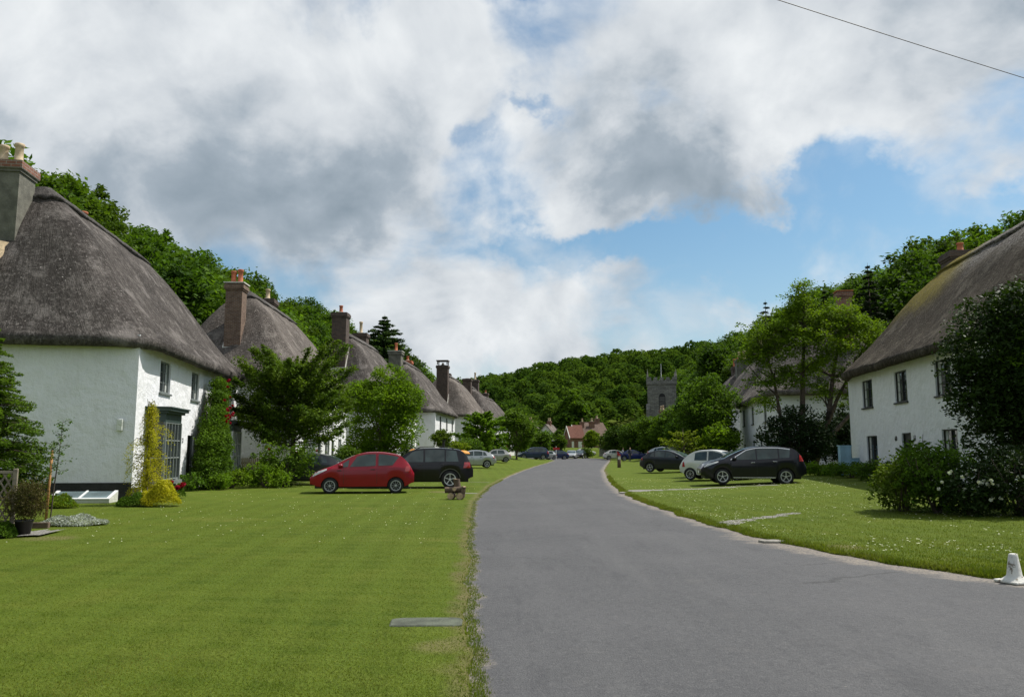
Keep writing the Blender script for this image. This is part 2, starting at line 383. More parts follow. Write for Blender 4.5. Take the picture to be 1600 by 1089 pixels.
n.l(c, b.inputs['Base Color']); b.inputs['Roughness'].default_value = .82; b.inputs['Specular IOR Level'].default_value = .35
bump(n, b, n.m('ADD', f2, n.m('MULTIPLY', f4, .4)), .010); M['asphalt'] = m

# grass ground
m, n, b, o = newmat('lawn'); v = objc(n)
f1 = n.noise(v, .13, 5, .6); f2 = n.noise(v, .9, 6, .65); f3 = n.noise(v, 22, 4, .7)
stripe = n.n('ShaderNodeTexWave', wave_type='BANDS', bands_direction='Y'); n.l(n.mapv(v, (1, 1, 1), (0, 0, R(8))), stripe.inputs['Vector'])
stripe.inputs['Scale'].default_value = .62; stripe.inputs['Distortion'].default_value = .7; stripe.inputs['Detail'].default_value = 2
s2 = n.n('ShaderNodeTexWave', wave_type='BANDS', bands_direction='X'); n.l(n.mapv(v, (1, 1, 1), (0, 0, R(-3))), s2.inputs['Vector'])
s2.inputs['Scale'].default_value = .45; s2.inputs['Distortion'].default_value = .6; s2.inputs['Detail'].default_value = 2
c = n.mixc(n.ss(f1, .35, .65), (.068, .102, .008), (.088, .124, .011))
c = n.mixc(n.m('MULTIPLY', n.ss(f2, .46, .72), .55), c, (.135, .155, .022))
c = n.mixc(n.m('MULTIPLY', n.ss(f2, .48, .28), .55), c, (.045, .082, .006))
c = n.mixc(n.m('MULTIPLY', n.ss(n.noise(n.mapv(v, loc=(5, 5, 0)), .28, 5, .65), .58, .74), .5), c, (.22, .20, .06))
c = n.mixc(n.m('MULTIPLY', n.ss(stripe.outputs['Fac'], .25, .75), .26), c, (.115, .15, .02))
c = n.mixc(n.m('MULTIPLY', n.ss(s2.outputs['Fac'], .3, .7), .4), c, (.10, .145, .016))
c = n.mixc(n.m('MULTIPLY', n.ss(f3, .50, .68), .4), c, (.16, .19, .035))
c = n.mixc(n.m('MULTIPLY', n.ss(f3, .44, .30), .35), c, (.035, .058, .006))
for (wx, wy, wr_) in ((-.62, 7.0, .32), (-.5, 9.3, .2), (-2.6, 31.5, .9), (5.6, 13.6, .5), (-8.6, 15.2, .6)):      # worn, dry spots
    dd = n.n('ShaderNodeVectorMath', operation='DISTANCE'); n.l(v, dd.inputs[0]); dd.inputs[1].default_value = (wx, wy, .04)
    c = n.mixc(n.m('MULTIPLY', n.ss(n.m('ADD', n.m('DIVIDE', dd.outputs['Value'], wr_), n.m('MULTIPLY', f2, 1.2)), 1.6, .9), .6), c, (.19, .16, .075))
at = n.n('ShaderNodeAttribute'); at.attribute_name = 'edge'
g = n.ss(n.m('ADD', at.outputs['Fac'], n.m('MULTIPLY_ADD', n.noise(v, 1.7, 6, .65), 1.2, -.6)), .45, .95)
c = n.mixc(n.m('MULTIPLY', g, .7), c, (.17, .14, .07))
n.l(c, b.inputs['Base Color']); b.inputs['Roughness'].default_value = .9; b.inputs['Specular IOR Level'].default_value = .1
bump(n, b, n.m('ADD', f3, n.noise(v, 6, 4, .6)), .05); M['lawn'] = m
# gravel
m, n, b, o = newmat('gravel'); v = objc(n)
vo = n.n('ShaderNodeTexVoronoi'); n.l(v, vo.inputs['Vector']); vo.inputs['Scale'].default_value = 26
hs = n.n('ShaderNodeHueSaturation'); n.l(n.mixc(vo.outputs['Color'], (.15, .14, .105), (.28, .25, .2)), hs.inputs['Color']); hs.inputs['Saturation'].default_value = .5
n.l(hs.outputs[0], b.inputs['Base Color']); b.inputs['Roughness'].default_value = .9
bump(n, b, vo.outputs['Distance'], .03); M['gravel'] = m
M['blade'] = leafmat('grass_blade', (.080, .118, .009), (.104, .142, .013), (.15, .152, .03), .4, .6, var=.5, mown=True)

LF = {}
LF['mid'] = leafmat('leaf_mid', (.060, .118, .012), (.092, .165, .016), None, .4)
LF['wood'] = leafmat('leaf_wood', (.034, .074, .009), (.072, .130, .014), None, .42, .25, var=.6, objvar=.6)
LF['wood2'] = leafmat('leaf_wood_bright', (.058, .112, .010), (.092, .160, .015), None, .42, .25, var=.6, objvar=.5)
LF['far'] = leafmat('leaf_far', (.034, .076, .014), (.078, .138, .022), (.024, .052, .016), .4, .05, 1.0, 0.0, .35)
LF['bright'] = leafmat('leaf_bright', (.085, .160, .010), (.135, .225, .014), None, .45)
LF['olive'] = leafmat('leaf_olive', (.066, .115, .011), (.115, .168, .015), (.052, .095, .010))
LF['dark'] = leafmat('leaf_dark', (.016, .034, .007), (.030, .058, .010), None, .2, .9, .55, .14)
LF['yew'] = leafmat('leaf_yew', (.014, .028, .010), (.025, .045, .014), None, .15)
LF['conifer'] = leafmat('leaf_conifer', (.030, .062, .018), (.055, .10, .022), None, .2)
LF['gold'] = leafmat('leaf_gold', (.38, .36, .02), (.50, .45, .03), (.24, .26, .02), .4)
LF['silver'] = leafmat('leaf_silver', (.30, .33, .29), (.42, .45, .40), None, .2)
LF['bronze'] = leafmat('leaf_bronze', (.06, .055, .02), (.10, .08, .03), None, .25)
LF['yellowgreen'] = leafmat('leaf_yellowgreen', (.12, .18, .012), (.18, .24, .02), (.10, .16, .012), .42)
LF['airy'] = leafmat('leaf_airy', (.095, .155, .010), (.155, .225, .015), (.085, .14, .010), .42)
LF['red'] = leafmat('petal_red', (.22, .005, .012), (.34, .01, .025), None, .2, 3)
LF['pink'] = leafmat('petal_pink', (.6, .12, .18), (.7, .3, .35), None, .2, 3)
LF['white'] = leafmat('petal_white', (.72, .72, .66), (.8, .8, .75), None, .25, 3)

# ------------------------------------------------------------------ terrain
EL = [(-30, .1), (0, 0), (5.5, -.24), (7.8, -.36), (14.4, -.75), (21.7, -1.08), (27, -1.2), (36.6, -1.0), (49.4, -.2), (63, .9), (76, 2.1), (97, 4.3), (118, 6.3), (130, 5.6), (138, 2), (145, -6), (152, -22)]
ER = [(-30, 16), (5, 15), (7, 10.5), (9, 7.5), (10.2, 6.6), (11.1, 6.0), (11.9, 5.5), (13.3, 5.15), (14.6, 4.8), (16.9, 4.45), (20.6, 4.25), (25.6, 4.1), (31, 4.2), (37, 4.6), (44, 5.25), (64, 7.3), (84, 9.9), (106, 12.9), (125, 15.3), (140, 15.6), (148, 13), (152, 6), (155, -8), (157, -22)]
def wob(y, s): return .07*noise.noise(Vector((y*1.3, s, 0)))+.05*noise.noise(Vector((y*4.1, s, 3)))
def smoothi(pts, y):
    return (interp(pts, y-1)+interp(pts, y)*2+interp(pts, y+1))/4
def edge_l(y): return smoothi(EL, y)+wob(y, 1.5)
def edge_r(y): return smoothi(ER, y)+wob(y, 7.5)+(.12*noise.noise(Vector((y*.9, 3, 9))) if y < 40 else 0)
def soft(d, k=3.0):      # smooth ramp that starts at zero
    return k*math.log1p(math.exp(min(40, d/k)))
def hill(x, y):
    xl = -25+.105*max(0, y-40); xr = 28+.075*max(0, y-40)
    d = xl-x; hl = .75*(soft(d)-soft(d-21))+.30*(soft(d-21)-soft(d-75))
    hl *= 1-.97*sstep(150, 235, y)
    d = x-xr; hr = .80*(soft(d)-soft(d-20))+.10*(soft(d-23)-soft(d-90))
    hr *= .35+.65*sstep(20, 60, y) if y < 60 else 1
    u = x/max(y, 60)
    A = interp([(-1, 5), (-.3, 10), (-.15, 17), (-.05, 25.5), (0, 29), (.04, 32), (.08, 36), (.16, 39.5), (.24, 43), (.5, 46), (1, 46)], u)
    hf = A*sstep(205, 400, y)
    return max(hl+hr*.0, hr, hf) if False else (hl**4+hr**4+hf**4)**.25
def ground(x, y):
    l = edge_l(y) if y < 152 else 0; r = edge_r(y) if y < 152 else 0
    z = hill(x, y)
    bl = interp([(45, 0), (83, .40), (104, .8), (140, 1.0), (200, 1.5)], y); br = interp([(8, .12), (20, .22), (42, .30), (80, .6), (100, 1.0), (150, 1.6), (200, 2)], y)
    if x < l: z += bl*sstep(1, 9, l-x)+.035*min(1, (l-x)/.12)
    elif x > r: z += br*sstep(1.5, 11, x-r)+.075*min(1, (x-r)/.2)
    return z
ys = list(np.arange(-24, 4, 2))+list(np.arange(4, 32, .2))+list(np.arange(32, 70, .6))+list(np.arange(70, 160, 1.5))+list(np.arange(160, 420, 6))+list(np.arange(420, 1300, 60))
offs = [0, .06, .14, .25, .5, .9, 1.4, 2, 3, 4, 5, 6.5, 8, 10, 12, 14.5, 17, 20, 23, 26, 30, 34, 38, 43, 48, 54, 60, 68, 78, 90, 105, 125, 150, 190, 260, 380, 600]
V = []; F = []; EG = []
for y in ys:
    l = edge_l(min(y, 152)); r = edge_r(min(y, 152))
    if y > 152: l, r = (lambda q: (q-1, q+1))(-2+.1*(y-152))
    row = [(l-o, o) for o in reversed(offs)]+[(l+.03, 0), ((l+r)/2, 9), (r-.03, 0)]+[(r+o, o) for o in offs]
    for i, (x, o) in enumerate(row):
        inside = len(offs) <= i < len(offs)+3
        z = -.03 if inside and y < 152 else ground(x, y)
        if o > 0 and not inside: z += .03*noise.noise(Vector((x*.5, y*.5, 0)))*(0 if o < 14 else 1 if o < 40 else 8)
        V.append((x, y, z)); EG.append(max(0, 1-o/.55) if not inside else 1)
W_ = len(offs)*2+3
F = [(a*W_+k, a*W_+k+1, (a+1)*W_+k+1, (a+1)*W_+k) for a in range(len(ys)-1) for k in range(W_-1)]
g = npmesh('ground', np.array(V), np.array(F), M['lawn'], smooth=True)
at = g.data.attributes.new('edge', 'FLOAT', 'POINT'); at.data.foreach_set('value', EG)
tag(g, kind='structure')
V = []; EG = []; yr = [y for y in ys if y <= 153]
K = 22
for y in yr:
    l = edge_l(y)-.05; r = edge_r(y)+.06
    for k in range(K+1):
        t = k/K; t = t*t*(3-2*t)
        x = lerp(l, r, t); V.append((x, y, .012+.02*math.sin(PI*t)))
        EG.append(max(0, 1-min(x-l, 9)/.35, 1-(r-x)/(1.5 if y < 16 else .8)))
F = [(a*(K+1)+k, a*(K+1)+k+1, (a+1)*(K+1)+k+1, (a+1)*(K+1)+k) for a in range(len(yr)-1) for k in range(K)]
g = npmesh('road', np.array(V), np.array(F), M['asphalt'], smooth=True)
at = g.data.attributes.new('edge', 'FLOAT', 'POINT'); at.data.foreach_set('value', EG)
tag(g, kind='structure')

def strip(name, pts, wd, mat, lift, jitter=.05, kind='structure'):
    mb = MB(); rows = []
    P_ = []
    for (a, b) in zip(pts[:-1], pts[1:]):
        for i in range(8): P_.append((lerp(a[0], b[0], i/8), lerp(a[1], b[1], i/8)))
    P_.append(pts[-1])
    for i, p in enumerate(P_):
        q = P_[min(i+1, len(P_)-1)]; o_ = P_[max(i-1, 0)]; d = Vector((q[0]-o_[0], q[1]-o_[1], 0)).normalized(); nn_ = Vector((-d.y, d.x, 0))
        r = []
        for t in (-1, -.33, .33, 1):
            wv_ = wd/2*(1+jitter*4*noise.noise(Vector((i*.6, t*3, wd)))*(abs(t) == 1))
            x, y = p[0]+nn_.x*t*wv_, p[1]+nn_.y*t*wv_
            r.append((x, y, ground(x, y)+lift))
        rows.append(r)
    o = mb.grid(rows).build(name, mat, fix=False); o.data.flip_normals()
    return tag(o, kind=kind)
strip('path', [(4.35, 31.3), (6.5, 32.4), (9.2, 33.2), (10.9, 33.4)], .5, M['gravel'], .002, .7)
strip('path', [(4.45, 17.6), (5.9, 19.2), (7.2, 20.6)], .26, M['gravel'], .002, 1.0)
strip('path', [(-13.5, 13.6), (-11, 15.2), (-9.4, 15.75), (-9.0, 15.8)], 1.0, M['gravel'], .04, .3)
strip('path', [(-1.3, 30.3), (-2.6, 31)], .25, M['gravel'], .004, .4)
strip('path', [(-.8, 40), (-4, 42)], .12, M['gravel'], .004, .4)
for i, (x, y, a, b_, rz, lab) in enumerate([
        (-.83, 7.95, .36, .19, 2, 'flat mossy grey slab let into the lawn near the road edge'),
        (4.55, 30.9, .5, .22, 35, 'pale edging stone where the path meets the road'),
        (4.72, 14.75, .22, .12, 10, 'small pale stone slab lying on the right road edge')]):
    z = ground(x, y); mb = MB()
    if x > 4.4 and y < 20: z = .03
    if y > 30: z = .04
    n_ = 14; pts = [(a*math.copysign(abs(math.cos(t))**.35, math.cos(t)), b_*math.copysign(abs(math.sin(t))**.35, math.sin(t))) for t in [2*PI*(k+.5)/n_ for k in range(n_)]]
    pts = [(p[0]*random.uniform(.95, 1.04), p[1]*random.uniform(.93, 1.06)) for p in pts]
    mb.grid([[(p[0], p[1], 0) for p in pts], [(p[0], p[1], .028) for p in pts], [(p[0]*.96, p[1]*.94, .038) for p in pts]], True)
    mb.poly([(p[0]*.96, p[1]*.94, .038) for p in pts])
    o = mb.build('stone_slab', M['slab'] if i == 0 else M['kerb']); o.location = (x, y, z-.026 if i == 0 else z-.012); o.rotation_euler.z = R(rz)
    tag(o, lab, 'slab')

# ------------------------------------------------------------------ foliage
def leaves(P_, S, up=.5, asp=.55, outward=None):
    """quads at points P_ (n,3) with sizes S; returns V, F"""
    n = len(P_); nr = rng.normal(size=(n, 3)); nr /= np.linalg.norm(nr, axis=1)[:, None]
    nr[:, 2] = np.abs(nr[:, 2]); nr[:, 2] += up
    if outward is not None: nr += outward
    nr /= np.linalg.norm(nr, axis=1)[:, None]
    t = rng.normal(size=(n, 3)); a = np.cross(nr, t); a /= np.linalg.norm(a, axis=1)[:, None]; b = np.cross(nr, a)
    S = S[:, None]
    v = np.stack([P_-a*S, P_-b*S*asp+a*S*.1, P_+a*S, P_+b*S*asp+a*S*.1], 1).reshape(-1, 3)
    return v, np.arange(4*n).reshape(n, 4)
def clumps(lobes, ncl, nl, csize, flat=.6, seed=None, shell=.75):
    """lobes (cx,cy,cz,rx,ry,rz) -> leaf positions gathered in clumps near the lobes' surface, with outward direction"""
    L_ = np.array(lobes, float); vol = L_[:, 3]*L_[:, 4]+L_[:, 4]*L_[:, 5]; pr = vol/vol.sum()
    idx = rng.choice(len(L_), ncl, p=pr)
    d = rng.normal(size=(ncl, 3)); d /= np.linalg.norm(d, axis=1)[:, None]
    rad = shell+(1.04-shell)*rng.random(ncl)**.7
    c = L_[idx, :3]+d*L_[idx, 3:]*rad[:, None]
    s = csize*(.55+.9*rng.random(ncl))
    off = rng.normal(size=(ncl, nl, 3)); r_ = rng.random((ncl, nl, 1))**.45
    off = off/np.linalg.norm(off, axis=2)[..., None]*r_*s[:, None, None]; off[..., 2] *= flat
    off[..., 2] -= (off[..., 0]**2+off[..., 1]**2)/s[:, None]*.35
    Pn = (c[:, None]+off).reshape(-1, 3)
    return Pn, np.repeat(d, nl, 0)*.6, c
def crown(name, lobes, ncl, nl, csize, lsize, mat, parent=None, flat=.6, up=.4, asp=.55, shell=.7):
    P_, d, c = clumps(lobes, ncl, nl, csize, flat, shell=shell)
    P_ = P_[P_[:, 2] > .02]
    S = lsize*(.6+.7*rng.random(len(P_)))
    v, f = leaves(P_, S, up, asp)
    return npmesh(name, v, f, mat, parent), c
def limb(mb, a, b, r0, r1, bend=.15, n=6, seg=5):
    a = Vector(a); b = Vector(b); L_ = (b-a).length
    off = Vector((random.uniform(-1, 1), random.uniform(-1, 1), random.uniform(-.2, .6)))*L_*bend
    pts = [a.lerp(b, t)+off*math.sin(PI*t) for t in [i/seg for i in range(seg+1)]]
    mb.tube(pts, [lerp(r0, r1, i/seg) for i in range(seg+1)], n)
def round_lobes(H, r, base, k=9, squash=.9):
    """lobes of an uneven broadleaf crown between base height and H"""
    cz = (H+base)/2; rz = (H-base)/2; lo = [(0, 0, cz, r*.72, r*.72, rz*.85)]
    for i in range(k):
        a = 2*PI*i/k+random.uniform(-.4, .4); u = random.uniform(-.7, .75)
        rr = math.sqrt(max(.05, 1-u*u)); q = random.uniform(.34, .52)*r
        lo.append((math.cos(a)*rr*(r-q)*1.05, math.sin(a)*rr*(r-q)*1.05, cz+u*(rz-q*.6), q, q, q*squash))
    lo.append((random.uniform(-.2, .2)*r, random.uniform(-.2, .2)*r, H-.4*r*.8, r*.42, r*.42, r*.4))
    return lo
def broadleaf(name, x, y, H, r, mat, label, group=None, base=None, dens=1.5, leaf=.10, tr=.14, cat='tree', cs=.42, lobes=None, shell=.7, z=None, nl=22, flat=.6, k=9, up=.4):
    z = ground(x, y) if z is None else z
    o = empty(name, (x, y, z), random.uniform(0, 6) if lobes is None else 0, label, cat, group)
    base = H*.22 if base is None else base
    lo = lobes or round_lobes(H, r, base, k)
    area = sum(l[3]*l[5] for l in lo); ncl = int(area*13*dens/cs/cs*.42)
    cr_, c = crown('crown', lo, ncl, nl, cs, leaf, mat, o, flat, up=up, shell=shell)
    mb = MB(); mb.tube([(0, 0, -.25), (.03*r, 0, base*.6), (0, .04*r, base+.3*(H-base)), (0, 0, H*.82)], [tr*1.35, tr, tr*.75, tr*.2], 9)
    for q in c[rng.choice(len(c), min(len(c), 26), False)]:
        h0 = lerp(base*.6, H*.6, random.random()); h0 = min(h0, q[2]-.1*H) if q[2]-.1*H > base*.4 else base*.5
        limb(mb, (0, 0, h0), q, tr*.45, tr*.06)
    mb.build('trunk', M['bark'], o, smooth=True)
    return o
def bush(name, x, y, H, rx, ry, mat, label, group=None, leaf=.06, cs=.22, dens=1.0, cat='shrub', z=None, flowers=None, k=7, spiky=0):
    z = ground(x, y) if z is None else z
    o = empty(name, (x, y, z), 0, label, cat, group)
    lo = [(0, 0, H*.42, rx*.8, ry*.8, H*.48)]
    for i in range(k):
        a = 2*PI*i/k+random.uniform(-.3, .3); q = random.uniform(.35, .5)
        lo.append((math.cos(a)*rx*(1-q), math.sin(a)*ry*(1-q), H*random.uniform(.3, .72), rx*q, ry*q, H*q*.62))
    area = sum(math.sqrt(l[3]*l[4])*l[5] for l in lo); ncl = int(area*11*dens/cs/cs*.45)
    P_, d, c = clumps(lo, ncl, 18, cs, .7, shell=.55)
    if spiky:
        m_ = int(len(P_)*.25); P_[:m_, 2] += rng.random(m_)*spiky
    P_ = P_[P_[:, 2] > .0]
    v, f = leaves(P_, leaf*(.6+.7*rng.random(len(P_))), .3)
    npmesh('foliage', v, f, mat, o)
    mb = MB()
    for i in range(9): limb(mb, (random.uniform(-.1, .1)*rx, random.uniform(-.1, .1)*ry, -.1), (random.uniform(-.7, .7)*rx, random.uniform(-.7, .7)*ry, H*.75), .025, .008)
    mb.build('stem', M['bark'], o)
    if flowers: flower_heads(o, flowers, lo)
    return o
def flower_heads(o, fl, lobes=None, pts=None):
    fm, n_, r_ = fl[:3]; P_ = []
    if pts is None:
        pts = []
        while len(pts) < n_:
            l = random.choice(lobes); a = random.uniform(PI, 2*PI) if len(fl) < 4 else random.uniform(*fl[3]); u = random.uniform(-.3, .8)
            rr = math.sqrt(1-u*u); pts.append((l[0]+math.cos(a)*rr*l[3]*1.08, l[1]+math.sin(a)*rr*l[4]*1.08, l[2]+u*l[5]*1.05))
    for p in pts:
        q = rng.normal(size=(20, 3)); q /= np.linalg.norm(q, axis=1)[:, None]
        v, f = leaves(np.array(p)+q*r_*.5*random.uniform(.7, 1.1), np.full(20, r_*.6), .2, .9); npmesh('bloom', v, f, LF[fm], o)

def conifer(name, x, y, H, r, mat, label, group=None, lsize=.13, rows=20, per=9, droop=.25, top=.05, base=.08, z=None, nl=26, uplift=0, tr=None, rz=0, cat='tree', prof=1.0):
    z = ground(x, y) if z is None else z; rows = int(rows*1.5)
    o = empty(name, (x, y, z), rz, label, cat, group)
    P_ = []; mb = MB(); tr = tr or H*.014
    mb.tube([(0, 0, -.2), (0, 0, H*.5), (0, 0, H)], [tr*1.3, tr*.8, .01], 8)
    for i in range(rows):
        t = i/(rows-1); h = H*lerp(base, .97, t); L0 = r*min(1, (1-t)*prof)**.8+top*r
        for k in range(per if t < .7 else per-3):
            a = 2*PI*k/per+i*2.4+random.uniform(-.35, .35); L_ = L0*random.uniform(.62, 1.15)
            e_ = Vector((math.cos(a)*L_, math.sin(a)*L_, -droop*L_+uplift*L_+random.uniform(-.1, .1)*L_)); s0 = Vector((0, 0, h))
            mb.tube([s0, s0+e_*.5+Vector((0, 0, .06*L_)), s0+e_], [tr*.3*(1-t)+.006, tr*.15+.004, .003], 4, False)
            m_ = max(int(nl*.25), int(nl*L_/r)); u = rng.random(m_)**.7
            w_ = .16*L_*(1.15-u)+.03*r
            side = np.array([-math.sin(a), math.cos(a), 0]); q = np.outer(u, np.array(e_))+np.array(s0)
            q += np.outer(rng.uniform(-1, 1, m_)*w_, side); q[:, 2] += .06*L_*np.sin(PI*u)-rng.random(m_)*.10*L_
            P_.append(q)
    P_ = np.concatenate(P_); v, f = leaves(P_, lsize*(.6+.7*rng.random(len(P_))), .5, .38)
    npmesh('crown', v, f, mat, o); mb.build('trunk', M['bark'], o, smooth=True)
    return o

# ------------------------------------------------------------------ cottages
def rrect(x0, x1, y0, y1, r, nL=26, nS=12, nc=5):
    """rounded rectangle perimeter, constant vertex count"""
    r = min(r, (x1-x0)/2*.98, (y1-y0)/2*.98); pts = []
    def arc(cx, cy, a0):
        for i in range(nc+1):
            a = a0+PI/2*i/nc; pts.append((cx+r*math.cos(a), cy+r*math.sin(a)))
    arc(x1-r, y1-r, 0)
    for i in range(1, nL): pts.append((lerp(x1-r, x0+r, i/nL), y1))
    arc(x0+r, y1-r, PI/2)
    for i in range(1, nS): pts.append((x0, lerp(y1-r, y0+r, i/nS)))
    arc(x0+r, y0+r, PI)
    for i in range(1, nL): pts.append((lerp(x0+r, x1-r, i/nL), y0))
    arc(x1-r, y0+r, 1.5*PI)
    for i in range(1, nS): pts.append((x1, lerp(y0+r, y1-r, i/nS)))
    return pts
def grid_uv(o, nper, rows, per_len, slope_len):
    uv = o.data.uv_layers.new(name='UVMap'); me = o.data
    for p in me.polygons:
        vs = [me.loops[i].vertex_index for i in p.loop_indices]
        cols_ = [v % nper for v in vs]; wrap = max(cols_)-min(cols_) > 2
        for i, v in zip(p.loop_indices, vs):
            cc = v % nper; cc = cc+nper if wrap and cc < 3 else cc
            uv.data[i].uv = (cc/nper*per_len, (v//nper)/rows*slope_len)
def thatch(L, W, H, RH, hip0, hip1, s, mat, parent, seed, over=.5):
    T = 26; rows = []
    def ring(g, z, ins=0, j=.035):
        x0 = -over+ins+(hip0+over)*g; x1 = L+over-ins-(hip1+over)*g
        b = (W/2+over-ins)*(1-g)+.16*g
        pts = rrect(x0, x1, W/2-b, W/2+b, lerp(1.5, .2, g))
        r = []
        for i, (x, y) in enumerate(pts):
            q = Vector((x*.55+seed, y*.55, z*.6)); q2 = Vector((x*2.2, y*2.2+seed, z*2.2))
            n_ = noise.noise(q)*j*3+noise.noise(q2)*j
            r.append((x, s*y, z+n_))
        return r
    rows.append(ring(0, H+.02, over-.06, 0)); rows.append(ring(0, H-.16, .12, .012)); rows.append(ring(0, H-.12, .0, .016)); rows.append(ring(0, H+.14, -.06, .02))
    for i in range(T+1):
        t = i/T; g = .012+.988*t
        f = t+.035*math.sin(PI*t)-.03*math.sin(2*PI*t)
        rows.append(ring(g, H+.27+(RH-H-.27)*f, 0))
    n_ = len(rows[0]); mb = MB(); mb.grid(rows, True); mb.f.append(tuple(range((len(rows)-1)*n_, len(rows)*n_)))
    o = mb.build('roof', mat, parent, smooth=True)
    grid_uv(o, n_, len(rows), 2*(L+W), 7)
    # block-cut ridge: a thicker band over the top with a scalloped lower edge
    def rr(t, lift):
        r = []
        for i in range(n_):
            tt = t(i) if callable(t) else t
            g = .012+.988*tt; f = tt+.035*math.sin(PI*tt)-.03*math.sin(2*PI*tt)
            x0 = -over+(hip0+over)*g-lift; x1 = L+over-(hip1+over)*g+lift; b = (W/2+over)*(1-g)+.16*g+lift
            p = rrect(x0, x1, W/2-b, W/2+b, lerp(1.5, .2, g))[i]; z = H+.27+(RH-H-.27)*f+lift*.7
            r.append((p[0], s*p[1], z+.03*noise.noise(Vector((p[0]*2, p[1]*2, seed)))))
        return r
    low = lambda i: .865+.018*abs(math.sin(i*.55))
    low2 = lambda i: .87+.018*abs(math.sin(i*.55))
    rows2 = [rr(low, -.05), rr(low, .05), rr(low2, .09), rr(.91, .09), rr(.95, .09), rr(1.0, .09)]
    mb = MB(); mb.grid(rows2, True); mb.f.append(tuple(range(5*n_, 6*n_)))
    c = mb.build('ridge_cap', M['ridge'] if mat != M['thatch_moss'] else mat, o, smooth=True); grid_uv(c, n_, 6, 2*(L+W), 1.2)
    return o
def wall_panel(mb, p0, p1, z0, z1, ops, inward, dep=.16):
    """flat wall from p0 to p1 with recessed openings (a, b, za, zb) measured along it"""
    p0 = Vector((*p0, 0)); p1 = Vector((*p1, 0)); L_ = (p1-p0).length; d = (p1-p0)/L_; inn = Vector((*inward, 0))
    xs = sorted({0, L_, *[o[0] for o in ops], *[o[1] for o in ops]}); zs = sorted({z0, z1, *[o[2] for o in ops], *[o[3] for o in ops]})
    for a, b in zip(xs[:-1], xs[1:]):
        for c, e_ in zip(zs[:-1], zs[1:]):
            if any(o[0] <= (a+b)/2 <= o[1] and o[2] <= (c+e_)/2 <= o[3] for o in ops): continue
            mb.poly([p0+d*a+Vector((0, 0, c)), p0+d*b+Vector((0, 0, c)), p0+d*b+Vector((0, 0, e_)), p0+d*a+Vector((0, 0, e_))])
    for a, b, c, e_ in ops:
        q = [p0+d*a+Vector((0, 0, c)), p0+d*b+Vector((0, 0, c)), p0+d*b+Vector((0, 0, e_)), p0+d*a+Vector((0, 0, e_))]
        k = [x+inn*dep for x in q]
        for i in range(4): mb.poly([q[i], q[(i+1) % 4], k[(i+1) % 4], k[i]])
def window(parent, a, b, za, zb, s, fm, cols_=2, rows_=3, curtain=True, dep=.11, sill=True, yb=0, cuttain=None):
    """window in the front wall (y = 0 side); s is the direction of the house's depth"""
    y = lambda v: s*(yb+v)
    t = .055
    mb = MB()
    def bx(x0, x1, z0, z1, y0, y1): mb.box(x0, x1, min(y(y0), y(y1)), max(y(y0), y(y1)), z0, z1)
    bx(a, a+t, za, zb, dep-.05, dep+.04); bx(b-t, b, za, zb, dep-.05, dep+.04)
    bx(a+t, b-t, za, za+t, dep-.05, dep+.04); bx(a+t, b-t, zb-t, zb, dep-.05, dep+.04)
    for i in range(1, cols_):
        x = lerp(a, b, i/cols_); bx(x-.028, x+.028, za+t, zb-t, dep-.045, dep+.035)
    for i in range(cols_):
        for j in range(1, rows_):
            z = lerp(za, zb, j/rows_); x0 = lerp(a, b, i/cols_)+(t if i == 0 else .028); x1 = lerp(a, b, (i+1)/cols_)-(t if i == cols_-1 else .028)
            bx(x0, x1, z-.011, z+.011, dep-.02, dep+.02)
    o = mb.build('window', fm, parent)
    g = MB(); yy = y(dep+.015); g.poly([(a+t*.5, yy, za+t*.5), (b-t*.5, yy, za+t*.5), (b-t*.5, yy, zb-t*.5), (a+t*.5, yy, zb-t*.5)]); g.build('pane', M['glass'], o, fix=False)
    if curtain:
        for x0, x1 in ((a+t, a+(b-a)*.24), (b-(b-a)*.2, b-t)):
            cu = MB(); n_ = 6; rows = [[(lerp(x0, x1, i/n_), y(dep+.008), z) for i in range(n_+1)] for z in (za+t, zb-t)]; cu.grid(rows)
            cu.build('curtain', M['curtain'], o, fix=False)
    if sill:
        m2 = MB(); m2.box(a-.07, b+.07, min(y(-.07), y(dep-.05)), max(y(-.07), y(dep-.05)), za-.07, za-.004); m2.build('sill', fm, o)
    return o
def door(parent, a, b, zb, s, fm, pm, dep=.12, yb=0, z0=.06):
    y = lambda v: s*(yb+v); mb = MB()
    def bx(m_, x0, x1, za, zc, y0, y1): m_.box(x0, x1, min(y(y0), y(y1)), max(y(y0), y(y1)), za, zc)
    bx(mb, a+.06, b-.06, z0, zb-.06, dep, dep+.05)
    for i in range(2):
        for j in range(3):
            x0 = lerp(a+.14, b-.14, i/2)+.03; x1 = lerp(a+.14, b-.14, (i+1)/2)-.03; c = lerp(z0+.15, zb-.2, j/3); bx(mb, x0, x1, c, c+(zb-.35)/3-.1, dep-.02, dep-.001)
    o = mb.build('door', pm, parent)
    f = MB(); bx(f, a, a+.06, z0, zb, dep-.06, dep+.06); bx(f, b-.06, b, z0, zb, dep-.06, dep+.06); bx(f, a+.06, b-.06, zb-.06, zb, dep-.06, dep+.06)
    f.build('door_frame', fm, o)
    h = MB(); h.lathe([(0, -.03), (.025, -.02), (.028, 0), (.012, .02), (.012, .04)], 10, (b-.18, y(dep-.05), 1.05), 'Y'); h.build('handle', M['lead'], o, smooth=True)
    return o
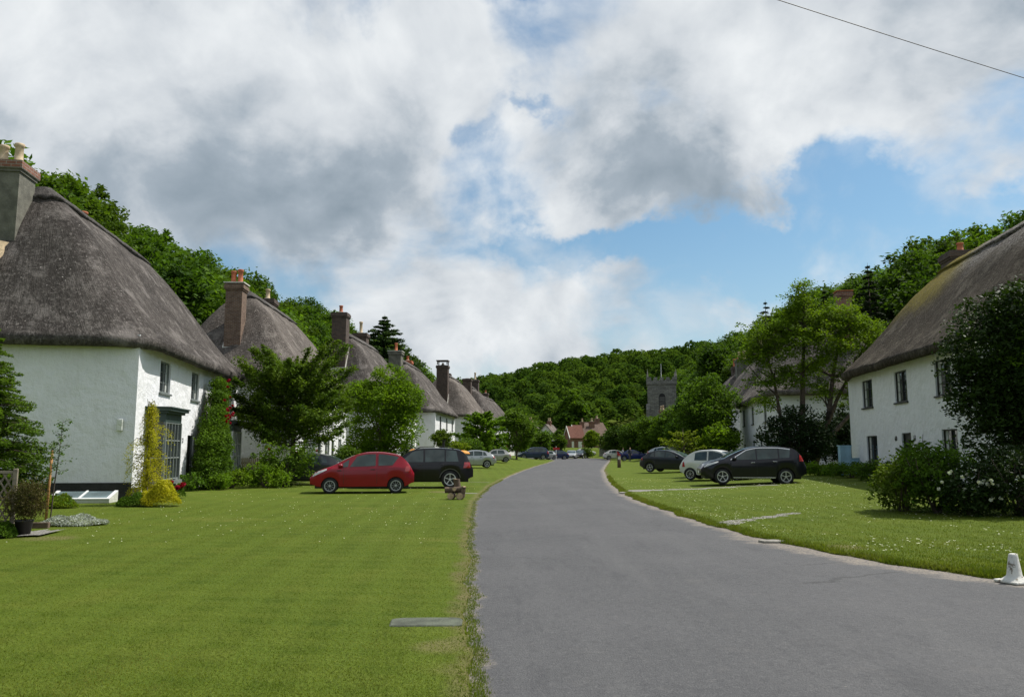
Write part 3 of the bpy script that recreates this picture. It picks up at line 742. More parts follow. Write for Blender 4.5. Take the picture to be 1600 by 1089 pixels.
def chimney(parent, x, y, a, b, z0, z1, mat, pots, potm='terracotta', flash=None, cap=None, poth=.75):
    """stack a x b centred at (x, y) from inside the roof up to z1, with oversailing courses and pots"""
    mb = MB(); mb.box(x-a/2, x+a/2, y-b/2, y+b/2, z0, z1-.42)
    for i, (e_, h0, h1) in enumerate(((.05, -.42, -.32), (.10, -.32, -.10), (.05, -.10, 0))):
        mb.box(x-a/2-e_, x+a/2+e_, y-b/2-e_, y+b/2+e_, z1+h0, z1+h1)
    o = mb.build('chimney', mat, parent)
    if cap:
        mb = MB(); mb.box(x-a/2-.13, x+a/2+.13, y-b/2-.13, y+b/2+.13, z1+.002, z1+.06); mb.build('coping', M[cap], o)
    else:
        mb = MB(); mb.lathe([(0, .12), (a*.2, .11), (a*.42, .003)], 10, (x, y, z1)); mb.build('flaunching', M['render_grey'], o, smooth=True)
    n_ = pots
    for i in range(n_):
        q = y+(i-(n_-1)/2)*b*.42; pz = z1+.06; r = .15; h = poth*(1-.12*(i % 2))
        mb = MB(); mb.lathe([(r*1.25, 0), (r*1.25, .07), (r, .1), (r*.9, h*.8), (r*1.12, h*.84), (r*1.16, h*.97), (r*.98, h), (r*.75, h), (r*.72, h*.4), (0, h*.4)], 14, (x, q, pz))
        mb.build('chimney_pot', M[potm], o, smooth=True)
    if flash:
        f = MB(); e_ = .05; (zl, zh) = flash       # follows the roof slope: low towards x-, high towards x+
        for sy in (-1, 1):
            yy = y+sy*(b/2); pts = [(x-a/2-e_, yy, zl-.25), (x+a/2, yy, zh-.25), (x+a/2, yy, zh+.16), (x-a/2-e_, yy, zl+.12)]
            f.prism(pts, (0, sy*e_, 0))
        f.box(x-a/2-e_, x-a/2-.001, y-b/2, y+b/2, zl-.2, zl+.12)
        f.build('flashing', M['lead'], o)
    return o
def plaque_text(txt, parent, x, y, z, size, mat, rz, name='house_number'):
    cu = bpy.data.curves.new('t', 'FONT'); cu.body = txt; cu.size = size; cu.extrude = .006; cu.align_x = 'CENTER'
    t = bpy.data.objects.new('t', cu); col.objects.link(t)
    dg = bpy.context.evaluated_depsgraph_get(); me = bpy.data.meshes.new_from_object(t.evaluated_get(dg)); bpy.data.objects.remove(t)
    me.materials.clear(); me.materials.append(mat)
    o = bpy.data.objects.new(name, me); col.objects.link(o); o.parent = parent; o.location = (x, y, z); o.rotation_euler = (R(90), 0, rz)
    return o
def cottage(label, p, q, s, L=None, W=9, H=5.2, RH=10.8, hip0=3, hip1=3, wins=(), doors=(), tmat='thatch', wm='white', fm='frame_grey', z=0, seed=1, group='thatched cottages along the village street', end_wins=(), plinth=False, gap=.01, rows_=3):
    """p near front corner, q far front corner; s=+1: the depth lies to the left of p->q"""
    d = Vector((q[0]-p[0], q[1]-p[1], 0)); L = d.length if L is None else L
    o = empty('thatched_cottage', (p[0], p[1], z), math.atan2(d.y, d.x), label, 'cottage', group)
    mb = MB(); zb = -.6
    ops = [(a, b, c, e_) for a, b, c, e_ in wins]+[(a, b, .06, c) for a, b, c in doors]
    wall_panel(mb, (0, 0), (L, 0), zb, H+.3, ops, (0, s))
    wall_panel(mb, (0, s*W), (L, s*W), zb, H+.3, [], (0, -s)); wall_panel(mb, (0, 0), (0, s*W), zb, H+.3, [], (1, 0)); wall_panel(mb, (L, 0), (L, s*W), zb, H+.3, [], (-1, 0))
    wl = mb.build('wall', M[wm], o, fix=False)
    bm = bmesh.new(); bm.from_mesh(wl.data); bmesh.ops.remove_doubles(bm, verts=bm.verts, dist=1e-4); bmesh.ops.recalc_face_normals(bm, faces=bm.faces)
    if sum((f.calc_center_median()-Vector((L/2, s*W/2, 2))).dot(f.normal) for f in bm.faces) < 0: bmesh.ops.reverse_faces(bm, faces=bm.faces)
    bm.to_mesh(wl.data); bm.free()
    thatch(L, W, H, RH, hip0, hip1, s, M[tmat], o, seed)
    for k, (a, b, c, e_) in enumerate(wins): window(o, a, b, c, e_, s, M[fm], 2, rows_)
    for a, b, c in doors: door(o, a, b, c, s, M[fm], M['frame_dark' if fm != 'frame_white' else 'green_paint'])
    return o, L

HIPZ = lambda x, hip, H, RH, over=.5: H+.27+(RH-H-.27)*min(1, (x+over)/(hip+over))

# left row ------------------------------------------------------------
h1, L1 = cottage('nearest left whitewashed thatched cottage with a grey rendered chimney and a bay window', (-12.3, 26), (-14.45, 41.7), 1, W=9.4, H=5.15, RH=11.25, hip0=3.1, hip1=3.0,
    wins=[(2.4, 3.7, 3.72, 4.86), (6.7, 7.95, 3.72, 4.86), (12.2, 13.4, 3.72, 4.86)], doors=[(6.5, 7.5, 2.25)], seed=1)
def bay(parent, a, b, z0, z1, s, out, fm, n_=5):
    """shallow bay window projecting from the front wall with a hood over it"""
    y = lambda v: -s*v; fr = MB(); sp = .25
    P_ = [(a, 0.01), (a+sp, out), (b-sp, out), (b, .01)]
    def post(x, v, r=.045): fr.box(x-r, x+r, y(v)-r, y(v)+r, z0, z1)
    for x, v in P_: post(x, v)
    for i in range(1, n_): post(lerp(a+sp, b-sp, i/n_), out, .025)
    for (x0, v0), (x1, v1) in zip(P_[:-1], P_[1:]):
        for z in (z0+.03, lerp(z0, z1, .38), lerp(z0, z1, .68), z1-.03): fr.tube([(x0, y(v0), z), (x1, y(v1), z)], .028, 4)
    o = fr.build('bay_window', fm, parent)
    g = MB()
    for (x0, v0), (x1, v1) in zip(P_[:-1], P_[1:]): g.poly([(x0, y(v0), z0), (x1, y(v1), z0), (x1, y(v1), z1), (x0, y(v0), z1)])
    g.build('pane', M['glass'], o, fix=False)
    m2 = MB(); m2.prism([(a-.12, y(.0), z0-.14), (a+sp-.1, y(out+.12), z0-.14), (b-sp+.1, y(out+.12), z0-.14), (b+.12, y(.0), z0-.14)], (0, 0, .12)); m2.build('sill', fm, o)
    m3 = MB(); m3.prism([(a+.05, y(0), z0-.5), (a+sp, y(out-.05), z0-.5), (b-sp, y(out-.05), z0-.5), (b-.05, y(0), z0-.5)], (0, 0, .355)); m3.build('apron', M['black_tar'], o)
    h = MB()
    for e_, za, zc in ((.02, z1, z1+.30), (.12, z1+.30, z1+.38), (.22, z1+.38, z1+.47)):
        h.prism([(a-e_, y(0), za+.002), (a+sp-e_, y(out+e_), za+.002), (b-sp+e_, y(out+e_), za+.002), (b+e_, y(0), za+.002)], (0, 0, zc-za-.004))
    h.prism([(a-.26, y(0), z1+.474), (a+sp-.26, y(out+.26), z1+.474), (b-sp+.26, y(out+.26), z1+.474), (b+.26, y(0), z1+.474)], (0, 0, .045))
    h.build('hood', M['green_paint'], o)
    return o
bay(h1, 1.15, 3.55, .62, 2.62, 1, .55, M['frame_grey']); bay(h1, 12.4, 14.9, .62, 2.55, 1, .5, M['frame_white'])
chimney(h1, 2.1, 5.4, 1.2, 1.2, 7.2, 11.75, M['render_grey'], 2, 'buff', cap=None)
mb = MB(); e_ = .10; mb.box(2.1-.71, 2.1+.71, 5.4-.71, 5.4+.71, 11.46, 11.72); mb.build('brick_course', M['brick_red'], bpy.data.objects[[c.name for c in children(h1) if c.name.startswith('chimney')][0]])
chimney(h1, 8.6, 5.55, .8, .9, 8.5, 11.35, M['brick_dark'], 2, 'terracotta', poth=.6)
mb = MB(); mb.box(-.03, -.003, .0, 9.4, -.6, .62); mb.box(-.03, .9, -.028, -.003, -.6, .45); mb.build('plinth', M['black_tar'], h1)
mb = MB(); mb.box(-.14, -.004, .35, .53, 2.28, 2.66); mb.build('meter_box', M['cream'], h1, bevel=.015)
# straw netting patch at the foot of the rendered chimney
mb = MB(); rows = []
for j in range(6):
    z = lerp(7.75, 8.75, j/5); xx = -.5+3.6*(z-5.42)/(11.25-5.42)-.34
    rows.append([(xx, lerp(4.85, 6.8, i/6)+.05*math.sin(j*2+i), z+.03*math.sin(i*3+j)) for i in range(7)])
mb.grid(rows); mb.build('straw_patch', M['gold_straw'], h1)
mb = MB(); mb.box(7.64, 7.76, -.012, -.002, 1.65, 1.8)
plaque_text('2', h1, 5.75, -.02, 1.95, .26, M['frame_dark'], 0)

h2, L2 = cottage('second left thatched cottage with a brick chimney behind the feathery green tree', (-12.2, 45), (-12.7, 61), 1, W=8.2, H=5.5, RH=11.2, wins=[(2, 3.2, 3.9, 5.0), (7.4, 8.6, 3.9, 5.0), (12.4, 13.6, 3.9, 5.0), (2, 3.4, .9, 2.3), (8.3, 9.8, .9, 2.3), (13, 14.2, .9, 2.3)], doors=[(6, 7, 2.2), (10.5, 11.4, 2.2)], tmat='thatch_pale', seed=12, fm='frame_grey', z=.1)
chimney(h2, 1.1, 4.0, .9, .95, 7.0, 11.2, M['brick'], 2, 'terracotta', flash=(HIPZ(.5, 3, 5.5, 11.2), HIPZ(1.5, 3, 5.5, 11.2)), cap='lead', poth=.85)
chimney(h2, 10.2, 4.7, 1.1, 1.1, 9, 12.0, M['brick_dark'], 1, 'buff', poth=.7)
h3, L3 = cottage('third left thatched cottage rising behind the round bright green tree', (-10.4, 64), (-9.6, 80), 1, W=8.2, H=5.4, RH=11.3, wins=[(2, 3.2, 3.8, 4.9), (7.4, 8.6, 3.8, 4.9), (12.4, 13.6, 3.8, 4.9), (8, 9.5, .9, 2.2), (13, 14.3, .9, 2.3)], doors=[(10.5, 11.4, 2.2)], tmat='thatch', seed=23, z=.25)
chimney(h3, 1.4, 4.0, 1.1, 1.2, 7.2, 12.7, M['brick_dark'], 1, 'terracotta', flash=(HIPZ(.95, 3, 5.4, 11.3), HIPZ(2.05, 3, 5.4, 11.3)), poth=.6)
chimney(h3, 10.5, 4.5, 1.1, 1.3, 9, 12.3, M['brick_dark'], 1, 'buff', poth=1.1)
h4, L4 = cottage('fourth left thatched cottage with three dark windows in its sunlit front', (-8.0, 83), (-7.1, 99), 1, H=5.2, RH=11.0, wins=[(3.2, 4.4, 3.5, 4.8), (8.2, 9.4, 3.5, 4.8), (13.0, 14.2, 3.5, 4.8), (5, 6.2, .9, 2.2)], doors=[(8, 9, 2.1)], tmat='thatch', seed=31, z=.4, fm='frame_dark')
chimney(h4, 1.2, 4.5, 1.3, 1.3, 7, 11.6, M['render_grey'], 1, 'terracotta', cap='lead', poth=.9)
chimney(h4, 10, 4.9, 1, 1, 9, 11.6, M['terracotta'], 1, 'terracotta', poth=.5)
h5, L5 = cottage('fifth left thatched cottage with a tall dark chimney capped by a slab', (-4.9, 104), (-3.6, 120), 1, H=5.2, RH=11.0, wins=[(3, 4.2, 3.6, 4.7), (8.5, 9.7, 3.6, 4.7), (13, 14.2, 3.6, 4.7)], doors=[(8, 9, 2.1)], tmat='thatch_pale', seed=47, z=.8)
ch = chimney(h5, .9, 4.4, 1.2, 1.5, 6.2, 11.9, M['brick_dark'], 1, 'buff', flash=(HIPZ(.4, 3, 5.2, 11), HIPZ(1.4, 3, 5.2, 11)), poth=.3)
mb = MB(); mb.box(.2, 1.6, 3.6, 5.2, 12.45, 12.58)
for xx in (.3, 1.38):
    for yy in (3.7, 4.98): mb.box(xx, xx+.12, yy, yy+.12, 12.0, 12.45)
mb.build('chimney_hood', M['brick_dark'], ch)
chimney(h5, 8, 5, .9, 1, 9, 11.5, M['brick_dark'], 1, 'terracotta', poth=.4)
h6, L6 = cottage('sixth left thatched cottage half hidden by two small trees', (-2.7, 124), (-1.5, 140), 1, H=5.0, RH=10.9, wins=[(3, 4.2, 3.4, 4.5), (8.5, 9.7, 3.4, 4.5), (13, 14.2, 3.4, 4.5)], doors=[(8, 9, 2.1)], tmat='thatch', seed=53, z=.9)
chimney(h6, 1.2, 4.5, 1.4, 1.3, 6.2, 11.8, M['brick_dark'], 0, 'buff', flash=(HIPZ(.5, 3, 5, 10.9), HIPZ(1.9, 3, 5, 10.9)))
chimney(h6, 9, 4.2, 1.4, 1.2, 8, 12.3, M['brick_dark'], 1, 'buff', poth=1.2)
h7, L7 = cottage('farthest left thatched cottage with only its roof showing over the trees', (-1.6, 145), (0.5, 160), 1, H=5.0, RH=10.5, wins=[(3, 4.2, 3.4, 4.5)], doors=[(8, 9, 2.1)], tmat='thatch', seed=59, z=1.0)
chimney(h7, 7, 4.5, 1, 1, 8, 11.3, M['brick_dark'], 1, 'terracotta', poth=.5)

# right row (depth lies to the right of near->far) ---------------------
r1, LR1 = cottage('nearest right white thatched cottage with mossy roof and dark windows', (15.6, 25.9), (17.7, 41.7), -1, W=9.2, H=5.1, RH=10.5, hip0=3, hip1=2.9,
    wins=[(12.0, 13.6, 3.42, 4.75), (7.4, 8.9, 3.42, 4.75), (2.9, 4.4, 3.42, 4.75), (11.7, 13.3, .15, 2.05), (2.7, 4.1, .9, 2.15)], doors=[(7.3, 8.4, 2.1)], tmat='thatch_moss', seed=71, z=.27, fm='frame_dark')
chimney(r1, 13.5, -5.0, 1.3, 1.4, 7, 11.1, M['brick_dark'], 1, 'terracotta', poth=.45)
for t_, xx in (('60', 9.1), ('61', 6.85)): plaque_text(t_, r1, xx, .012, 1.78, .3, M['frame_dark'], R(180))
r2, LR2 = cottage('second right thatched cottage seen behind the open multi-stemmed tree', (18.2, 55), (20.9, 73), -1, W=9, H=5.1, RH=11.0,
    wins=[(15.0, 16.2, 3.3, 4.7), (9.8, 11.0, 3.3, 4.7), (3.6, 4.8, 3.3, 4.7), (15, 16.2, .3, 1.7), (9.8, 10.9, .3, 2.0)], doors=[(6, 7, 2.1)], tmat='thatch_pale', seed=83, z=.4, fm='frame_dark')
chimney(r2, 1.6, -5.3, .8, .9, 7.5, 12.4, M['brick_red'], 0, cap='terracotta')
chimney(r2, 11, -4.8, 1.2, 1.2, 9, 12, M['brick_dark'], 1, 'buff', poth=.6)
r3, LR3 = cottage('third right thatched cottage with a massive dark chimney over the trees', (21.7, 78), (24, 94), -1, H=5.3, RH=11.2, wins=[(3, 4.2, 3.4, 4.5), (8.5, 9.7, 3.4, 4.5)], doors=[(8, 9, 2.1)], tmat='thatch_pale', seed=97, z=.6)
chimney(r3, 1.4, -4.5, 1.7, 1.7, 7, 12.4, M['brick_dark'], 1, 'terracotta', poth=.4)
chimney(r3, 8.5, -4.2, 1.2, 1.3, 8, 12.3, M['brick_dark'], 1, 'buff', poth=1.5)
r4, LR4 = cottage('fourth right thatched cottage with two banded chimney pots on the skyline', (25.0, 100), (27.5, 116), -1, H=5.3, RH=11, wins=[(3, 4.2, 3.4, 4.5), (8.5, 9.7, 3.4, 4.5)], doors=[(8, 9, 2.1)], tmat='thatch_pale', seed=101, z=1)
chimney(r4, 1.6, -4.2, 2.0, 1.5, 7, 12.0, M['render_grey'], 2, 'buff', poth=1.1)
chimney(r4, 10, -4.5, 1.4, 1.2, 8, 11.9, M['brick_dark'], 2, 'terracotta', poth=1.2)

# small far buildings --------------------------------------------------
def gable_house(name, label, x, y, rz, L, W, H, RH, wm, rm, z=0, wins=(), cat='cottage', chim=(), group=None):
    """ridge along local x; front is the -y side"""
    o = empty(name, (x, y, z), rz, label, cat, group)
    mb = MB(); ops = [(a, b, c, e_) for a, b, c, e_ in wins]
    wall_panel(mb, (0, 0), (L, 0), -1, H, ops, (0, 1)); wall_panel(mb, (0, W), (L, W), -1, H, [], (0, -1))
    for xx in (0, L): mb.poly([(xx, 0, -1), (xx, W, -1), (xx, W, H), (xx, W/2, RH-.02), (xx, 0, H)])
    mb.build('wall', M[wm], o, fix=False)
    r = MB(); k = (RH-H)/(W/2)
    for sy in (0, 1):
        a = (-.4 if sy == 0 else W+.4); zz = H-.4*k; t = .14
        pts = [(-.3, a, zz), (-.3, W/2, RH), (-.3, W/2, RH+t*1.3), (-.3, a, zz+t)]
        r.prism(pts, (L+.6, 0, 0))
    r.build('roof', M[rm], o)
    for a, b, c, e_ in wins: window(o, a, b, c, e_, 1, M['frame_white'], 2, 2, False)
    for cx, cw, ch_ in chim: chimney(o, cx, W/2, cw, .8, RH-1.5, RH+ch_, M['brick_red'], 2, 'buff', poth=.7)
    return o
b = gable_house('almshouse', 'brick house with stepped red and brown tiled roofs at the end of the road', 16.6, 187, R(14), 4.2, 5.5, 2.8, 5.7, 'brick_red', 'tile_brown', 1.2, [(1.5, 2.6, .8, 2.2)], 'house', [(.8, .8, 1.2), (3.2, 1.2, 1.3)])
for xx, wd, yo, top in ((-3.5, 1.25, -1.2, 5.8), (-2.0, 2.2, -.6, 6.1)):      # two narrow wings with steep red roofs in front of the main range
    mb = MB(); mb.prism([(xx, yo, -1), (xx, yo+4.4, -1), (xx, yo+4.4, 3.2), (xx, yo+2.2, top-.3), (xx, yo, 3.2)], (wd, 0, 0)); mb.build('wing', M['brick_red'], b)
    mb = MB()
    for sy in (-1, 1): mb.prism([(xx-.12, yo+2.2, top-.28), (xx-.12, yo+2.2+sy*2.45, 2.85), (xx-.12, yo+2.2+sy*2.45, 3.0), (xx-.12, yo+2.2, top)], (wd+.2, 0, 0))
    mb.build('wing_roof', M['tile_red'], b)
    mb = MB()
    for sy in (-1, 1): mb.prism([(xx-.28, yo+2.2, top-.28), (xx-.28, yo+2.2+sy*2.5, 2.75), (xx-.28, yo+2.2+sy*2.5, 3.05), (xx-.28, yo+2.2, top+.06)], (.15, 0, 0))
    mb.build('bargeboard', M['cream'], b)
    mb = MB(); mb.box(xx+wd*.3, xx+wd*.7, yo-.03, yo-.003, .8, 2.2); mb.build('window', M['frame_white'], b)
gable_house('brick_house', 'brown roofed house directly behind the twin gabled brick house', 19.3, 199, R(25), 5.5, 6, 3.4, 6.4, 'brick_red', 'tile_brown', 1.8, [(3, 4.2, 1, 2.4)], 'house', [(4, 1.2, 1.2)])
gable_house('far_cottage', 'grey gabled cottage far off, left one among the small trees', 5.2, 178, R(70), 8, 5, 3.2, 5.9, 'cream', 'thatch_pale', 1.2, [(2, 3, 1, 2)], 'cottage', [(4, .8, 1)])
gable_house('far_cottage', 'grey gabled cottage far off, right one next to the brick house', 10.3, 186, R(75), 8, 5, 3.2, 6.0, 'cream', 'thatch_pale', 1.3, [(2, 3, 1, 2)], 'cottage', [(4, .8, 1)])
gable_house('far_cottage', 'small white cottage front glimpsed under the arching hedge trees', 26.0, 146, R(58), 10, 6, 2.9, 4.6, 'white', 'thatch_pale', 1.3, [(2, 3.1, .6, 2.2), (5.5, 6.6, .6, 2.2)], 'cottage', [(5, .8, 1)])
gable_house('far_cottage', 'small white cottage wall glimpsed behind the parked cars on the right', 25.5, 121, R(75), 8, 6, 3.6, 5.8, 'white', 'thatch_pale', 1.0, [(1, 2, .6, 2), (4, 5, .6, 2)], 'cottage', [(5, .8, 1)])

# church tower
t = empty('church_tower', (28.3, 150, 2.4), R(-9), 'square grey stone church tower with battlements rising from the trees', 'church')
mb = MB(); a = 2.6; HT = 11.2
wall_panel(mb, (-a, -a), (a, -a), -2, HT, [(2.0, 3.2, 6.4, 8.7)], (0, 1), .5); wall_panel(mb, (-a, a), (-a, -a), -2, HT, [(2.0, 3.2, 6.4, 8.7)], (1, 0), .5)
wall_panel(mb, (a, -a), (a, a), -2, HT, [], (-1, 0)); wall_panel(mb, (-a, a), (a, a), -2, HT, [], (0, -1))
mb.build('wall', M['stone'], t, fix=False)
for face in (0, 1):
    lv = MB()
    arch = [(.6*math.cos(PI*i/10), 8.7+.85*math.sin(PI*i/10)**.8) for i in range(11)]+[(-.6, 8.7), (-.6, 6.4), (.6, 6.4)]
    pts = [(x, -a-.03, z) for x, z in arch] if face == 0 else [(-a-.03, x, z) for x, z in arch]
    lv.poly(pts); lv.build('belfry_opening', M['black_tar'], t, fix=False)
mb = MB()
for k in (0, 1):
    for i in range(7):
        z = 6.5+i*.36
        if k == 1 and i == 0: mb.build('louvres', M['stone'], t); mb = MB()
        if k == 0: mb.prism([(-.5, -a-.09, z), (.5, -a-.09, z), (.5, -a-.05, z+.14), (-.5, -a-.05, z+.14)], (0, .02, 0))
        else: mb.prism([(-a-.09, -.5, z), (-a-.09, .5, z), (-a-.05, .5, z+.14), (-a-.05, -.5, z+.14)], (.02, 0, 0))
mb.build('louvres', M['stone'], t)
mb = MB()
for z0, z1, e_ in ((5.2, 5.4, .1), (HT, HT+.25, .18)): mb.box(-a-e_, a+e_, -a-e_, a+e_, z0, z1)
for i in range(5):
    c_ = lerp(-a+.35, a-.35, i/4)
    for sgn in (-1, 1):
        mb.box(c_-.33, c_+.33, sgn*a-.16*(sgn < 0)-.0, sgn*a+.16*(sgn > 0)+.0 if sgn > 0 else sgn*a+.16, HT+.752, HT+1.35)
        mb.box(sgn*a-.16, sgn*a+.16, c_-.325, c_+.325, HT+.754, HT+1.34)
mb.box(-a-.15, a+.15, -a-.15, -a+.2, HT+.252, HT+.75); mb.box(-a-.15, a+.15, a-.2, a+.15, HT+.252, HT+.75)
mb.box(-a-.148, -a+.2, -a+.202, a-.202, HT+.252, HT+.748); mb.box(a-.2, a+.148, -a+.202, a-.202, HT+.252, HT+.748)
mb.build('battlement', M['stone'], t)
for sx_ in (-1, 1):
    for sy in (-1, 1):
        mb = MB(); mb.box(sx_*a-.2, sx_*a+.2, sy*a-.2, sy*a+.2, HT+.76, HT+1.5); mb.tube([(sx_*a, sy*a, HT+1.5), (sx_*a, sy*a, HT+2.9)], [.18, .03], 4); mb.build('pinnacle', M['stone'], t)
mb = MB(); mb.tube([(0, 0, HT), (0, 0, HT+4.1)], [.07, .05], 6); mb.box(-a+.3, a-.3, -a+.3, a-.3, HT+.26, HT+.4); mb.build('flagpole', M['frame_white'], t)
for sx_ in (-1, 1):
    mb = MB(); mb.box(sx_*a-.35, sx_*a+.35, -a-.55, -a-.005, -2, 6.5); mb.prism([(sx_*a-.35, -a-.55, 6.5), (sx_*a+.35, -a-.55, 6.5), (sx_*a+.35, -a, 7.6), (sx_*a-.35, -a, 7.6)], (0, .01, 0)); mb.build('buttress', M['stone'], t)

# ------------------------------------------------------------------ cars
def paint(name, c, metal=0.0, rough=.28, coat=1.0):
    m, n, b, o = newmat(name); v = objc(n)
    n.l(n.mixc(n.ss(n.noise(v, 2.2, 4, .6), .35, .7), c, tuple(x*.88 for x in c)), b.inputs['Base Color'])
    lw = n.n('ShaderNodeSeparateXYZ'); n.l(v, lw.inputs[0])
    b.inputs['Roughness'].default_value = rough; b.inputs['Metallic'].default_value = metal
    b.inputs['Coat Weight'].default_value = coat*.35; b.inputs['Coat Roughness'].default_value = .04; b.inputs['Specular IOR Level'].default_value = .3
    return m
PA = {'red': paint('red_paint', (.27, .004, .016)), 'black': paint('black_paint', (.004, .004, .007), 0, .3), 'navyblack': paint('blue_black_paint', (.005, .0055, .012), 0, .3),
      'white': paint('white_car_paint', (.66, .66, .63)), 'silver': paint('silver_paint', (.45, .47, .48), .55, .32), 'silver2': paint('pale_silver_paint', (.42, .42, .41), .5, .4),
      'grey': paint('dark_grey_paint', (.045, .05, .055), .3, .3), 'blue': paint('blue_paint', (.015, .03, .16)), 'darkblue': paint('dark_blue_paint', (.02, .035, .09)), 'charcoal': paint('charcoal_paint', (.022, .024, .028), .2, .3)}
M['cglass'] = glassmat('car_glass', (.030, .045, .045), .02)
M['tyre'] = simple('tyre', (.016, .016, .016), .85, .2, 9)
M['alloy'] = simple('alloy', (.55, .56, .57), .3, .08, 6, metal=.7)
M['hubcap'] = simple('hubcap', (.42, .43, .44), .45, .08, 6, metal=.2)
M['plastic'] = simple('black_plastic', (.018, .018, .018), .6, .2, 6)
M['chrome'] = simple('chrome_trim', (.7, .7, .7), .2, .05, 6, metal=.9)
M['lens_red'] = simple('red_lens', (.38, .012, .012), .15, .1, 6, spec=.6, coat=1)
M['lens_clear'] = simple('clear_lens', (.55, .56, .56), .12, .15, 12, spec=.8, coat=1)
M['lens_amber'] = simple('amber_lens', (.6, .2, .02), .2, .1, 6)
M['plate_yellow'] = simple('yellow_plate', (.62, .48, .05), .5, .05, 6)
M['plate_white'] = simple('white_plate', (.7, .7, .66), .5, .05, 6)
M['seat'] = simple('dark_seat', (.03, .03, .032), .9, .2, 8)

def wheel(parent, x, y, r, wd, side, spokes, rim='alloy', fat=1.0):
    """side: -1 or +1, where the outer face looks"""
    t = MB(); h = wd/2
    t.lathe([(r*.62, -h*.8), (r*.70, -h*.98), (r*.86, -h), (r*.96, -h*.85), (r, -h*.5), (r, h*.5), (r*.96, h*.85), (r*.86, h), (r*.70, h*.98), (r*.62, h*.8)], 32, (0, 0, 0), 'Y')
    w_ = t.build('wheel', M['tyre'], parent, smooth=True); w_.location = (x, y, r)
    q = MB(); o_ = side*h
    q.lathe([(r*.69, o_*.95), (r*.66, o_*.99), (r*.60, o_*.96), (r*.58, o_*.5)], 32, (0, 0, 0), 'Y')
    q.lathe([(0, o_*.92), (r*.10, o_*.92), (r*.14, o_*.82), (r*.14, o_*.4)], 16, (0, 0, 0), 'Y')
    for k in range(spokes):
        a = 2*PI*k/spokes+.3; hw = (.52 if spokes <= 5 else .30)/spokes*2.2
        def pt(rr, da, yy): return (rr*math.cos(a+da), yy, rr*math.sin(a+da))
        y0 = o_*.86; y1 = o_*.60
        A = [pt(r*.10, -hw*1.3, y0), pt(r*.62, -hw*.42*fat, o_*.92), pt(r*.62, hw*.42*fat, o_*.92), pt(r*.10, hw*1.3, y0)]
        B = [(p[0], y1, p[2]) for p in A]
        q.add(A+B, [(0, 1, 2, 3), (7, 6, 5, 4), (0, 4, 5, 1), (1, 5, 6, 2), (2, 6, 7, 3), (3, 7, 4, 0)])
    q.build('rim', M[rim], w_)
    d = MB(); d.lathe([(0, o_*.45), (r*.64, o_*.45)], 24, (0, 0, 0), 'Y'); d.build('brake_disc', M['plastic'], w_, fix=False)
    return w_

